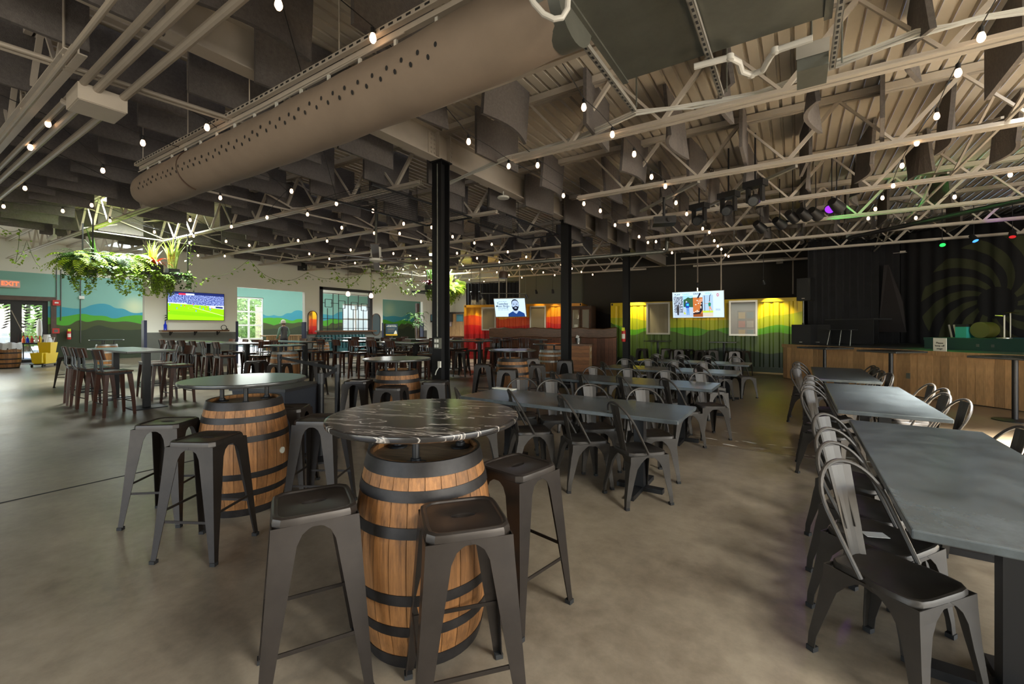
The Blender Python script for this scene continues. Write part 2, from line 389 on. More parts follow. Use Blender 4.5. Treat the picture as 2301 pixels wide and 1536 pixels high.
# roof joists: each a structure with two angles below, one above, and separate web bars
JY = [1.05, 3.42, 5.2, 7.42, 9.6, 11.75, 13.9, 16.05, 18.2]
webm = {}
def web(kind):
    if kind not in webm:
        b = MB(); s = 1 if kind == 'up' else -1
        b.bar((-.3*s, 0, 0), (.3*s, 0, .70), .048 if kind == 'up' else .03, .048 if kind == 'up' else .03); webm[kind] = b.mesh('web', M['cream'])
    return webm[kind]
def joist(y, n):
    o = bpy.data.objects.new('roof_joist', None); COL.objects.link(o); o.location = (0, y, 0)
    tag(o, f'cream open-web roof joist, number {n} counted from above the camera', None, None, 'structure')
    for xa, xb in ((XL+.1, -4.92), (-4.72, XR-.1)):
        za, zb = 3.90+rise(xa), 3.90+rise(xb); xe = xb-.35 if xb < 0 else xb; xs0 = xa if xa < -10 else xa+1.3
        b = MB()
        for sy in (-.045, .045): b.bar((xs0, sy, 3.9+rise(xs0)), (xe, sy, 3.9+rise(xe)), .062, .012); b.bar((xs0, sy*.42, 3.93+rise(xs0)), (xe, sy*.42, 3.93+rise(xe)), .012, .06)
        ob('bottom_chord', b, M['cream'], o)
        b = MB()
        for sy in (-.042, .042): b.bar((xa, sy, 4.66+rise(xa)), (xb, sy, 4.66+rise(xb)), .06, .085)
        ob('top_chord', b, M['cream'], o)
        x = xs0+.6; k = 0
        while x < min(xe, 6.4)-.3:
            if x > -23:
                w = ob('web_bar', web('up' if k % 2 else 'dn'), M['cream'], o, (x, 0, 3.93+rise(x)))
            x += .6; k += 1
    return o
for i, y in enumerate(JY): joist(y, i+1)
# bridging lines running between the joists
bn = 0
for xb in (2.05, -9.2, -16.4):
    for y0, y1 in zip(JY[1:-1], JY[2:]):
        b = MB(); z0, z1 = 3.96+rise(xb), 4.6+rise(xb)
        b.bar((xb, y0, z0), (xb, y1, z0), .03, .03); b.bar((xb+.03, y0, z1), (xb+.03, y1, z0+.05), .028, .028); b.bar((xb-.03, y0, z0+.05), (xb-.03, y1, z1), .028, .028)
        bn += 1; st('joist_bridging', b, M['cream'], f'cream crossed bridging bars between roof joists, bay {ORD[bn-1]}')
# girder along the column row
GX = -4.82
g = bpy.data.objects.new('roof_girder', None); COL.objects.link(g); tag(g, 'cream steel girder carried on the row of black columns', None, None, 'structure')
b = MB(); b.mm((GX-.1, YF, 4.17), (GX+.1, YB, 4.185)); b.mm((GX-.1, YF, 4.605), (GX+.1, YB, 4.62)); b.mm((GX-.006, YF, 4.185), (GX+.006, YB, 4.605)); ob('flanged_beam', b, M['cream'], g)
CY = [5.21, 9.77, 14.34]
for y in CY:
    b = MB()
    for sy in (-.13, .13): b.mm((GX-.095, y+sy-.008, 4.186), (GX+.095, y+sy+.008, 4.604))
    for sx in (-.012, .012): b.mm((GX+sx-.006, y-.3, 4.23), (GX+sx+.006, y+.3, 4.57))
    ob('splice_plate', b, M['cream'], g)
    b = MB()
    for sy in (-.24, -.17, .17, .24):
        for k in range(5): b.box((GX+.024, y+sy, 4.26+k*.07), (.02, .024, .024))
    ob('bolt_row', b, M['cream'], g)
# black columns
CL = ['nearest black steel column, with conduit and an outlet box on it', 'second black steel column, behind the near dining tables', 'far black steel column with a fire extinguisher, before the yellow container']
for i, y in enumerate(CY):
    c = bpy.data.objects.new('column', None); COL.objects.link(c); c.location = (GX, y, 0); tag(c, CL[i], None, None, 'structure')
    b = MB(); b.mm((-.1, -.1, .02), (.1, -.085, 4.15)); b.mm((-.1, .085, .02), (.1, .1, 4.15)); b.mm((-.008, -.085, .02), (.008, .085, 4.15)); ob('shaft', b, M['blackmetal'], c)
    ob('base_plate', MB().mm((-.16, -.16, 0), (.16, .16, .02)), M['blackmetal'], c); ob('cap_plate', MB().mm((-.13, -.13, 4.15), (.13, .13, 4.17)), M['blackmetal'], c)
    if i == 0:
        ob('conduit', MB().tube([(.03, -.115, 1.35), (.03, -.115, 3.2), (.04, -.13, 4.1)], .009), M['galv'], c)
        q = ob('outlet_box', MB().mm((.0, -.16, 1.16), (.11, -.101, 1.33)), M['galv'], c)
        b = MB()
        for sx in (.03, .08):
            for sz in (1.205, 1.285): b.box((sx, -.163, sz), (.034, .006, .05))
        ob('socket_face', b, M['white'], q)
        ob('switch_box', MB().mm((.05, -.13, .86), (.10, -.101, .96)), M['white'], c)
        ob('cable_end', MB().tube([(.06, -.12, .86), (.03, -.14, .80), (0, -.13, .74)], .008), M['white'], c)

# ------------------------------------------------------------------ felt baffles (each its own thing)
def baffle_mesh(bend, sag):
    b = MB(); n = 8; t = .022; L = []
    for i in range(n+1):
        y = -.5+i/n; dx = bend*(math.cos(math.pi*y)-.5); zb = -.3+sag*math.sin(math.pi*(y+.5))
        L.append([(dx*0-t, y, .385), (dx*0+t, y, .385), (dx*.5+t, y, 0), (dx+t, y, zb), (dx-t, y, zb), (dx*.5-t, y, 0)])
    b.loops(L, 0, False, True, True); return b.mesh('baffle', M['felt'])
bms = [baffle_mesh(0, 0), baffle_mesh(.10, .0), baffle_mesh(-.14, .05)]
row = 0; nb = 0
for k in range(-9, 21):
    x = -3.03-.79*k
    if abs(x-GX) < .14: x += .3
    y = (5.02 if k % 2 == 0 else 4.13)-.5-3.56 if x > GX else (2.2 if k % 2 == 0 else 2.95)-.5-1.78
    row += 1; i = 0
    while y < 15.2:
        Z = -SA*x+CA*y; X = CA*x+SA*y
        clash = any(abs(y-j) < .0 for j in JY) or (-16 < x < -13.5 and (2.8 < y < 5.6 or 13.9 < y < 17.2)) or (1.9 < x < 4 and 4.9 < y < 7.7)
        if Z > 2.4 and abs(X/Z) < 1.35 and nb < 298 and not clash and random.random() > (.16 if x > 0 else .05) and not (-1.6 < x < .5 and y < 4.6) and not (k == 2 and 4.2 < y < 6.5):
            i += 1; nb += 1
            m = bms[0] if x < -4 else bms[nb % 3]
            o = ob('acoustic_baffle', m, None, None, (x+random.uniform(-.03, .03), y, 4.30+rise(x)+random.uniform(.005, .02)), random.uniform(-.03, .03) if x < GX else random.uniform(-.12, .12))
            side = 'left' if x < GX else 'right'; rk = int(round(abs(x-GX)/.79+.5))
            tag(o, f'grey felt ceiling baffle, {ORD[i-1]} from the camera, {ORD[rk-1]} row {side} of the column girder', 'baffle', 'felt baffles hung under the roof deck')
        y += 1.78

# ------------------------------------------------------------------ murals and walls
CTEAL, CBLUE, CGRN, COLV, CDRK = S('#7fae9e'), S('#3f93a3'), S('#4fa02c'), S('#46502a'), S('#343d28')
def pt7(cx, cy, wall=-27.28):
    px, py = cx*.1953, 550+cy*.1953; _, y, Z = PX(px, wall); return (y, HZ(py, Z))
lay = [[(605, 705), (720, 715), (940, 730), (1060, 690), (1180, 675), (1260, 690), (1330, 725), (1420, 735), (1530, 780), (1665, 770)],
       [(605, 840), (760, 820), (960, 793), (1060, 810), (1220, 820), (1300, 845), (1450, 820), (1600, 808), (1665, 815)],
       [(605, 900), (780, 925), (910, 868), (1000, 885), (1130, 865), (1300, 885), (1460, 880), (1560, 895), (1665, 920)],
       [(605, 985), (650, 1010), (800, 975), (940, 985), (1130, 925), (1250, 950), (1400, 975), (1665, 965)]]
lay = [[pt7(*a) for a in L] for L in lay]
lo, hi = lay[0][0][0], lay[0][-1][0]
sy, szz = pt7(1550, 715)
M['mural'] = curve_layers('hill_mural', 1, lo, hi, 0, 4, lay, [CTEAL, CBLUE, CGRN, COLV, CDRK], [(sy, szz, .75, S('#c9d2a8')), (23.5, 2.93, .9, S('#a9c4a4'))], (3.83, S('#d8d8c8')), .75, True)
# left outer wall with openings for the glazed doors (segments along y)
d1a, d1b = PX(-40, -27.3)[1], PX(108, -27.3)[1]      # entrance doors
g1a, g1b = PX(528, -27.3)[1], PX(592, -27.3)[1]      # sectional glass door seen through the first opening
w2a, w2b = PX(770, -27.3)[1], PX(829, -27.3)[1]      # doors seen through the grille window
dh = 2.75
b = MB(); ys = [YF, d1a, d1b, g1a, g1b, w2a, w2b, 28.2]
for i in range(0, 8, 2): b.mm((XL-.2, ys[i], 0), (XL, ys[i+1], 5.7))
for (a, c, h) in ((d1a, d1b, dh), (g1a, g1b, 3.3), (w2a, w2b, 3.2)): b.mm((XL-.2, a, h), (XL, c, 5.7))
st('wall_left', b, M['mural'], 'far left wall painted with teal sky and layered green hills')
b = MB(); b.mm((XL-.2, 28, 0), (PXW_, 28.2, 5.7)); st('wall_back', b, M['white'], 'white end wall of the side room')
b = MB(); b.mm((PXW_, YB, 0), (-13.5, YB+.2, 5.7)); st('wall_back', b, M['white'], 'pale back wall beyond the planter')
b = MB(); b.mm((-13.5, YB-1.2, 0), (-8.7, YB-1.0, 5.4)); st('wall_back', b, M['wall_grey'], 'grey green back wall above the red container')
# dark wall with a painted darker hill
dl = [[PY(px, 19.6)[:1]+(HZ(py, PY(px, 19.6)[2]),) for px, py in ((1316, 706), (1325, 699), (1336, 697), (1350, 700), (1366, 705), (1384, 706), (1420, 702), (1500, 706))]]
M['darkmural'] = curve_layers('charcoal_mural', 0, dl[0][0][0], dl[0][-1][0], 0, 4, dl, [S('#37342f'), S('#1d1c1e')], None, None, .85)
b = MB(); b.mm((-8.7, 19.6, 0), (XR, 19.8, 5.2)); st('wall_back', b, M['darkmural'], 'charcoal back wall behind the yellow container with a darker painted hill')
b = MB()
ys = [YF, -3.5, .5, 1.0, 9.0, YB]
for i in range(0, 6, 2): b.mm((XR, ys[i], 0), (XR+.2, ys[i+1], 5.2))
b.mm((XR, YF, 3.4), (XR+.2, YB, 5.2)); st('wall_right', b, M['white'], 'white right wall with open garage doors')
b = MB(); b.mm((XL, YF-.2, 0), (-7, YF, 5.7)); b.mm((1, YF-.2, 0), (XR, YF, 5.2)); b.mm((-7, YF-.2, 3.4), (1, YF, 5.2)); st('wall_front', b, M['white'], 'white front wall behind the camera')  # gap in the middle is an added opening for the fill lamp

# white partition with openings
PXW = -19.5
y0 = PX(325, PXW)[1]; o1a, o1b = PX(533, PXW)[1], PX(685, PXW)[1]; o2a, o2b = PX(718, PXW)[1], PX(836, PXW)[1]; o3a, o3b = PX(860, PXW)[1], PX(950, PXW)[1]
T = .2
def part_wall(z0, z1, mtl, lab, nm='wall_left', out=0):
    b = MB()
    def seg(a, c, za, zb):
        za, zb = max(za, z0), min(zb, z1)
        if zb > za: b.mm((PXW-T, a, za), (PXW+out, c, zb))
    seg(y0, o1a, 0, 9); seg(o1a, o1b, 3.18, 9); seg(o1b, o2a, 0, 9); seg(o2a, o2b, 0, 1.33); seg(o2a, o2b, 3.5, 9); seg(o2b, o3a, 0, 9); seg(o3a, o3b, 3.1, 9); seg(o3b, o3b+.35, 0, 9)
    return st(nm, b, mtl, lab)
part_wall(1.31, 4.95, M['white'], 'white partition wall with wide openings on the left of the hall')
part_wall(0, 1.31, M['wainscot'], 'grey painted lower band of the white partition wall', 'wall_left', .012)
gi = 0
for y, wh in ((y0, 'left end'), (o1a-.03, 'left side of the first opening'), (o1b, 'right side of the first opening'), (o3a-.03, 'left side of the last opening'), (o3b, 'right end')):
    gi += 1; st(f'trim_{3+gi}', MB().mm((PXW-T-.02, y-.03, 0), (PXW+.03, y+.06, 1.75)), M['guard'], f'navy corner guard at the {wh} of the white partition')

# ------------------------------------------------------------------ glazed doors and windows at the far left
def glazed(name, x, a, c, h, cols, rows, m, label, mw=.07, kind=True, z0=0):
    o = bpy.data.objects.new(name, None); COL.objects.link(o); o.location = (x, 0, 0); tag(o, label, None, None, 'structure')
    b = MB()
    for k in range(cols+1): y = a+(c-a)*k/cols; b.mm((-.04, y-mw/2, z0), (.04, y+mw/2, h))
    for k in range(rows+1): z = z0+(h-z0)*k/rows; b.mm((-.035, a, z-mw/2), (.035, c, z+mw/2))
    ob('frame', b, m, o)
    for k in range(cols):
        for r in range(rows):
            ya, yb = a+(c-a)*k/cols+mw/2, a+(c-a)*(k+1)/cols-mw/2; za, zb = z0+(h-z0)*r/rows+mw/2, z0+(h-z0)*(r+1)/rows-mw/2
            ob('pane', MB().mm((-.006, ya, za), (.006, yb, zb)), M['glass'], o)
    return o
dd = glazed('door_1', XL-.1, d1a, d1b, 2.62, 2, 1, M['blackmetal'], 'dark framed glass entrance doors with leaf graphics', .32)
lf = MB()
for sx in (0, 1, 2):
    for i in range(9):
        yc = d1b-.55-sx*.85; z = 1.45+i*.12; xx = .012
        for s in (-1, 1):
            c = (xx, yc+s*.17+.1*math.sin(i*.35), z+.05); a = s*.5
            lf.add([(xx, c[1]-.15*math.cos(a), c[2]-.15*math.sin(a)*s*s*(1 if s > 0 else -1)*s), (xx, c[1], c[2]-.035), (xx, c[1]+.15*math.cos(a), c[2]+.06), (xx, c[1], c[2]+.035)], [(0, 1, 2, 3)])
ob('leaf_graphic', lf, M['ink'], dd)
b = MB(); b.mm((XL, d1a, 2.64), (XL+.05, d1b+.25, 2.82)); b.mm((XL, d1b+.08, 0), (XL+.05, d1b+.25, 2.64)); st('trim_9', b, M['trimwood'], 'dark brown timber trim round the entrance doors')
glazed('door_2', XL-.1, g1a, g1b, 3.25, 2, 4, M['white'], 'white sectional glass door seen through the first opening', .09)
glazed('door_3', XL-.1, w2a, w2b, 3.15, 2, 3, M['white'], 'white framed glass doors seen through the grille window', .12)
# window frame and black iron grille in the partition
w = bpy.data.objects.new('window_1', None); COL.objects.link(w); w.location = (PXW, 0, 0); tag(w, 'dark framed interior window with black geometric iron grille', None, None, 'structure')
b = MB(); fw = .16
b.mm((-.1, o2a, 1.33), (.04, o2a+fw, 3.5)); b.mm((-.1, o2b-fw, 1.33), (.04, o2b, 3.5)); b.mm((-.1, o2a, 3.36), (.04, o2b, 3.5)); ob('frame', b, M['wall_dark'], w)
ob('sill', MB().mm((-.25, o2a-.15, 1.27), (.22, o2b+.15, 1.34)), M['bar_wood'], w)
wd = o2b-o2a; H0, H1 = 1.34, 3.36
def gbar(a, za, c, zb): ob('grille_bar', MB().bar((-.02, o2a+wd*a, H0+(H1-H0)*za), (-.02, o2a+wd*c, H0+(H1-H0)*zb), .025, .03, 0, (1, 0, 0)), M['blackmetal'], w)
for a in (.05, .14, .24, .34, .42, .52, .62, .72, .82, .92): gbar(a, 0, a, .92 if a not in (.14, .42, .62, .82) else .55)
for z in (.05, .29, .92): gbar(.03, z, .97, z)
gbar(.03, .68, .10, .68); gbar(.20, .68, .34, .68); gbar(.46, .66, .58, .66); gbar(.70, .63, .78, .63); gbar(.88, .62, .97, .62)
for a, z in ((.10, .58), (.34, .56), (.58, .54), (.78, .52)):
    e = .12; s = .19
    gbar(a, z, a+e, z); gbar(a, z+s, a+e, z+s); gbar(a, z, a, z+s); gbar(a+e, z, a+e, z+s)
# wood panelled back wall with posters beyond the planter, brown post
b = MB()
for i in range(12): b.mm((-19.0+i*.30, YB-.06, 0), (-18.715+i*.30, YB-.002, 2.35))
st('trim_10', b, M['pine'], 'pale timber panelling on the far back wall'); st('trim_11', MB().mm((-19.1, YB-.08, 2.36), (-15.2, YB-.01, 2.46)), M['trimwood'], 'brown rail above the pale timber panelling')

# ------------------------------------------------------------------ furniture builders
def rsq(h, z, n=32, r=.25, hy=None):
    """rounded square loop"""
    hy = hy or h; out = []
    for k in range(n):
        a = 2*math.pi*(k+.5)/n; c, s = math.cos(a), math.sin(a); p = 2/ r if r < 1 else 2
        q = (abs(c)**p+abs(s)**p)**(-1/p); out.append((h*c*q, hy*s*q, z))
    return out
def sheet_leg(cx, cy, prof, m, t=.004):
    """angle-section tapering leg: prof = (z, corner offset x, y, web width)"""
    b = MB(); L = []
    for z, ox, oy, w in prof:
        L.append([(cx*ox, cy*oy, z), (cx*(ox-w), cy*oy, z), (cx*(ox-w), cy*(oy-t), z), (cx*(ox-t), cy*(oy-t), z), (cx*(ox-t), cy*(oy-w), z), (cx*ox, cy*(oy-w), z)])
    b.loops(L, 0, False, True, True); return b
def make_stool(name, label):
    t = th(name, label, 'stool')
    b = MB(); sl = [( .050*math.cos(2*math.pi*(k+.5)/32)*1.0, .018*math.sin(2*math.pi*(k+.5)/32)) for k in range(32)]
    b.loops([rsq(.161, .712), rsq(.161, .745, r=.26), rsq(.158, .757, r=.27), rsq(.150, .763, r=.28), rsq(.141, .761, r=.28), rsq(.136, .755, r=.28)])
    b.loops([rsq(.136, .755, r=.28), [(x*1.12, y*1.25, .7545) for x, y in sl], [(x, y, .7525) for x, y in sl], [(x, y, .735) for x, y in sl]], 0, False)
    ob('seat', b, M['gun'], t)
    for sx in (-1, 1):
        for sy in (-1, 1):
            ob('leg', sheet_leg(sx, sy, [(.02, .212, .212, .034), (.10, .205, .205, .040), (.40, .184, .184, .070), (.58, .171, .171, .088), (.65, .166, .166, .095), (.69, .1635, .1635, .112), (.708, .1625, .1625, .135), (.718, .162, .162, .16), (.73, .1615, .1615, .161)], None), M['gun'], t)
            ob('foot', MB().box((sx*.2, sy*.2, .011), (.034, .034, .022)), M['rubber'], t)
    for i, z in ((0, .26), (1, .31), (2, .26), (3, .31)):
        a = .187; p = [((-a, -a), (a, -a)), ((a, -a), (a, a)), ((a, a), (-a, a)), ((-a, a), (-a, -a))][i]
        ob('footrest_bar', MB().bar((*p[0], z), (*p[1], z), .006, .016), M['gun'], t)
    return t
def make_chair(name, label):
    t = th(name, label, 'chair'); mm_ = M['gunchair']
    b = MB(); b.loops([[(x, y*(1 if x > 0 else .93), z) for x, y, z in rsq(h, z, r=.34)] for h, z in ((.180, .405), (.180, .438), (.176, .447), (.165, .448), (.155, .442), (.02, .436))], 0, True, False, True)
    ob('seat', b, mm_, t)
    for sx, ox in ((1, 0), (-1, .03)):
        for sy in (-1, 1):
            ob('leg', sheet_leg(sx, sy, [(.02, .208+ox, .205, .032), (.08, .205+ox, .203, .036), (.22, .192+ox*.6, .190, .055), (.32, .186+ox*.3, .184, .072), (.37, .183, .182, .10), (.40, .182, .181, .135), (.425, .181, .180, .175)], None), mm_, t)
            ob('foot', MB().box((sx*(.195+ox), sy*.192, .011), (.034, .034, .022)), M['rubber'], t)
    hx = lambda z: -.02-(z-.44)*.545
    yz = [(.187+.0025*k, .44+.04*k) for k in range(6)]+[(.201*math.cos(math.pi*k/18), .68+.175*math.sin(math.pi*k/18)) for k in range(19)]+[(-.1995+.0025*k, .64-.04*k) for k in range(6)]
    pts = [(hx(z), y, z) for y, z in yz]
    ob('back_hoop', MB().tube(pts, .0105, 8), mm_, t)
    b = MB(); L = []
    for k in range(7):
        u = k/6; z = .44+u*.395; x = -.150-.088*u; w = .050+.026*u
        L.append([(x-.012, -w*.5, z), (x-.014, 0, z), (x-.012, w*.5, z), (x, w, z), (x+.004, w, z), (x-.008, w*.5, z), (x-.010, 0, z), (x-.008, -w*.5, z), (x+.004, -w, z), (x, -w, z)])
    b.loops(L, 0, False, True, True); sp = ob('back_splat', b, mm_, t)
    b = MB(); b.tube([(-.167-.0118*(.56-.52)/.04, -.03, .56), (-.233, -.03, .75), (-.233, .03, .75), (-.180, .03, .56)], .003, 5); ob('embossed_line', b, mm_, sp)
    return t
def make_bar_chair(name, label):
    t = th(name, label, 'bar chair')
    for k in range(4): ob('seat_slat', MB().mm((-.19+k*.097, -.2, .735), (-.098+k*.097, .2, .762)), M['seat_wood'], t)
    ob('seat_frame', MB().mm((-.18, -.18, .70), (.18, .18, .734)), M['blackmetal'], t)
    for sx in (-1, 1):
        for sy in (-1, 1):
            b = MB(); b.loops([[(sx*o+dx, sy*o+dy, z) for dx, dy in ((-w, -w), (w, -w), (w, w), (-w, w))] for z, o, w in ((0, .205, .017), (.3, .19, .022), (.70, .155, .030))], 0, False, True, True)
            ob('leg', b, M['chair_wood'], t)
    b = MB(); zs = [(-.18, .74), (-.21, .80), (-.205, .88), (-.215, .97), (-.25, 1.11)]
    for y in (-.15, -.075, .075, .15):
        b.tube([(x, y, z) for x, z in zs], .011, 6)
    ob('back_frame', b, M['strutd'], t)
    b = MB(); L = []
    for k in range(9):
        v = -1+k/4; x = .035*(v*v); L.append([(-.225+x, .2*v, .955), (-.265+x, .2*v, 1.125), (-.247+x, .2*v, 1.13), (-.207+x, .2*v, .955)])
    b.loops(L, 0, False, True, True); ob('backrest', b, M['chair_wood'], t)
    for i, z in ((0, .30), (1, .22), (2, .30), (3, .22)):
        a = .19; p = [((-a, -a), (a, -a)), ((a, -a), (a, a)), ((a, a), (-a, a)), ((-a, a), (-a, -a))][i]
        ob('footrest_bar', MB().bar((*p[0], z), (*p[1], z), .014, .014), M['blackmetal'], t)
    return t
BH = .9
def rb(z): u = (z-.45)/.45; return .335-.062*u*u
NST = 26
def stave_mesh():
    b = MB(); da = 2*math.pi/NST*.965; L = []
    for i in range(9):
        z = BH*i/8; r = rb(z); L.append([(r*math.cos(a), r*math.sin(a), z) for a in (-da/2, 0, da/2)]+[((r-.025)*math.cos(a), (r-.025)*math.sin(a), z) for a in (da/2, 0, -da/2)])
    b.loops(L, 0, False, True, True); return b.mesh('stave', M['stave'])
SM = stave_mesh()
def make_barrel_table(name, label, topmat, hoopm, bung=None, dia=.94, topz=1.065):
    t = th(name, label, 'barrel table')
    for k in range(NST): ob('stave', SM, None, t, None, 2*math.pi*k/NST)
    ob('barrel_core', MB().lathe([(rb(z)-.02, z) for z in (.02, .2, .45, .7, .86)], 24), M['ink'], t)
    for z0, z1 in ((.0, .06), (.16, .207), (.305, .352), (.59, .637), (.74, .787), (.842, .903)):
        r0, r1 = rb(z0)+.004, rb(z1)+.004
        ob('hoop', MB().lathe([(r0-.02, z0), (r0, z0), ((rb((z0+z1)/2)+.0045), (z0+z1)/2), (r1, z1), (r1-(.02 if z1 < .9 else .012), z1)]+([] if z1 < .9 else [(r1-.012, z1-.03)]), 40), M[hoopm], t)
    ob('barrel_head', MB().disc((0, 0, .872), .262, 40), M['head'], t)
    R_ = dia/2
    ob('tabletop', MB().lathe([(.001, topz-.03), (R_-.012, topz-.03), (R_-.003, topz-.024), (R_, topz-.012), (R_-.002, topz-.003), (R_-.012, topz)], 64).disc((0, 0, topz), R_-.012, 64), topmat, t)
    for k in range(3):
        a = 2*math.pi*k/3+R(45); x, y = .19*math.cos(a), .19*math.sin(a)
        p = ob('post', MB().tube([(x, y, .874), (x, y, topz-.03)], .017, 12), M['blackmetal'], t)
        ob('flange', MB().lathe([(.05, .873), (.05, .880), (.025, .884), (.024, .9), (.017, .902)], 16, (x, y, 0)), M['blackmetal'], p)
    if bung is not None: ob('bung', MB().tube([(.325*math.cos(bung), .325*math.sin(bung), .47), (.345*math.cos(bung), .345*math.sin(bung), .47)], .026, 14), M['paper'], t)
    return t
def make_long_table(name, label, L=2.29, w=.76, z=.75, mtl=None):
    t = th(name, label, 'table')
    b = MB(); b.box((0, 0, z-.018), (L, w, .036)); top = ob('tabletop', b, mtl or M['slate'], t)
    bv = top.modifiers.new('bevel', 'BEVEL'); bv.width = .006; bv.segments = 2
    for sx in (-1, 1):
        x = sx*(L/2-.42)
        ob('pedestal', MB().box((x, 0, z/2), (.09, .09, z-.07)), M['blackmetal'], t)
        ob('foot', MB().box((x, 0, .02), (.08, w-.12, .04)).box((x, 0, .02), (.42, .07, .04)), M['blackmetal'], t)
        ob('top_bracket', MB().box((x, 0, z-.05), (.06, w-.2, .026)), M['blackmetal'], t)
    return t
def make_bar_table(name, label, L=2.4, w=.75, z=1.07, mtl=None, legs=2):
    t = th(name, label, 'bar table')
    top = ob('tabletop', MB().box((0, 0, z-.018), (L, w, .036)), mtl or M['dtop'], t)
    bv = top.modifiers.new('bevel', 'BEVEL'); bv.width = .008; bv.segments = 2
    for sx in ((-1, 1) if legs == 2 else (0,)):
        x = sx*(L/2-.32)
        ob('pedestal', MB().box((x, 0, (z-.03)/2), (.10, .10, z-.04)) if legs == 2 else MB().tube([(x, 0, .02), (x, 0, z-.036)], .038, 14), M['blackmetal'], t)
        ob('base', MB().box((x, 0, .008), (.5, .5, .016)) if legs == 2 else MB().lathe([(.26, 0), (.26, .012), (.05, .03), (.0, .03)], 28, (x, 0, 0)), M['blackmetal'], t)
    return t

stool0 = make_stool('bar_stool', ''); chair0 = make_chair('dining_chair', ''); bchair0 = make_bar_chair('bar_chair', '')
ltab0 = make_long_table('dining_table', ''); btab0 = make_bar_table('bar_table', ''); ptab0 = make_bar_table('pub_table', '', .78, .78, 1.03, None, 1)
scan(); used = set()
def place(src, x, y, rz, label, group, z=0):
    if src.name not in used:
        used.add(src.name); src.location = (x, y, z); src.rotation_euler = (0, 0, rz); src['label'] = label; src['group'] = group; return src
    return dup(src, (x, y, z), rz, label, group)

# near barrel tables
def btable(px, py, label, topm=None, hoopm='hoop', bung=None, rz=0, z=1.065):
    x, y = P(px, py, z); t = make_barrel_table('barrel_table', label, topm or M['dtop'], hoopm, bung); t.location = (x, y, 0); t.rotation_euler = (0, 0, rz); t['group'] = 'round tables on whiskey barrels'; return t
btable(955, 929, 'black marble round table with white veins on an oak barrel, nearest of all', M['marble'], 'hoop', None, .3)
btable(551, 850, 'round grey-green table on an oak barrel with a pale bung, left of the marble one', None, 'hoop', R(-25), .9)
btable(893, 804, 'round table on a barrel just before the nearest black column', None, 'hoop', None, .5)
btable(640, 774.5, 'round table on a barrel with galvanised hoops, behind the black rope barrier posts', None, 'hoopg', None, .2)
btable(1151, 785, 'round table on a barrel midway between the two nearest black columns, reflecting blue', None, 'hoop', None, .1)
btable(1237, 771.8, 'round table on a worn barrel just left of the second black column', None, 'hoopg', None, .7)
btable(240, 762.5, 'round table in front of the mural by the black cabinet', None, 'hoopg', None, .7)
btable(722, 757.5, 'round table on a grey barrel left of the teal booth bench', None, 'hoopg', None, .7)
# bar stools: seat pixel, turn, label
G = 'backless gunmetal bar stools'
ST = [(705, 1122, 62, 'gunmetal bar stool at front left of the marble barrel table'), (1040, 1153, 50, 'darkest gunmetal bar stool, in front of the marble barrel table'),
 (1163, 1041, 80, 'gunmetal bar stool at the right of the marble barrel table'), (722, 937, 32, 'gunmetal bar stool between the two nearest barrel tables'),
 (378, 945, 40, 'leftmost gunmetal bar stool at the barrel table with the bung'), (467, 980, 30, 'gunmetal bar stool in front of the barrel with the bung'),
 (648, 913, 40, 'gunmetal bar stool half hidden behind the barrel with the bung'),
 (806, 854, 30, 'bar stool left of the barrel before the nearest column'), (880, 868, 28, 'bar stool in front of the barrel before the nearest column'), (979, 856, 30, 'bar stool right of the barrel, at the foot of the nearest column'),
 (576, 810, 30, 'bar stool left of the barrel with galvanised hoops'), (629, 817, 25, 'bar stool in front of the barrel with galvanised hoops'), (706, 811, 28, 'bar stool right of the barrel with galvanised hoops'),
 (1086, 818, 30, 'bar stool with an orange gleam on its seat, right of the nearest column'), (1141, 829, 25, 'bar stool in front of the barrel reflecting blue'), (1207, 819, 30, 'bar stool right of the barrel reflecting blue'),
 (1195, 805, 40, 'bar stool behind and right of the barrel reflecting blue'), (1270, 809, 20, 'bar stool at the foot of the second black column'), (1038, 789, 15, 'bar stool beyond the nearest column, by the reddish barrel'),
 (980, 790, 10, 'bar stool left of the nearest column, beyond the green reflecting table'), (158, 801, 28, 'bar stool at far left, beside the bar chairs'), (700, 783, 25, 'bar stool at the grey barrel by the booth bench')]
for px, py, a, lab in ST:
    x, y = P(px, py, .76); place(stool0, x, y, R(a), lab, G)
for i, px in enumerate((1443, 1497, 1520, 1545, 1577, 1601, 1645, 1668)):
    x, y, Z = PY(px, 15.0+.35*(i % 2)); place(stool0, x, y, R(20*i), f'bar stool against the green container, {ORD[i]} from the left', 'bar stools by the green container')
# dining tables in the middle
TY = [3.62, 5.65, 7.68, 9.71]; nm = ['nearest', 'second', 'third', 'farthest']
for i, y in enumerate(TY):
    place(ltab0, -1.94-.06*(i == 1), y+.38, 0, f'long dark dining table in the middle block, {nm[i]} from the camera', 'long tables in the middle block')
place(ltab0, .735, 3.30, R(90), 'long dark table at lower right, nearest the camera', 'long tables in the right row')
place(ltab0, .69, 6.06, R(90), 'long dark table in the right row, second from the camera', 'long tables in the right row')
place(ltab0, .60, 8.86, R(90), 'long dark table in the right row, by the stage', 'long tables in the right row')
cg = 'gunmetal cafe chairs with a hoop back'
def chair_at(x, y, a, lab): place(chair0, x, y, R(a), lab, cg)
od = ['first', 'second', 'third', 'fourth']
for (x, y, a), w_ in zip(((-1.16, 3.77, 49), (-1.70, 3.84, 45), (-2.30, 3.86, 45), (-2.85, 3.66, 42)), od): chair_at(x, y, a, f'chair on the near side of the nearest middle table, {w_} from its right end')
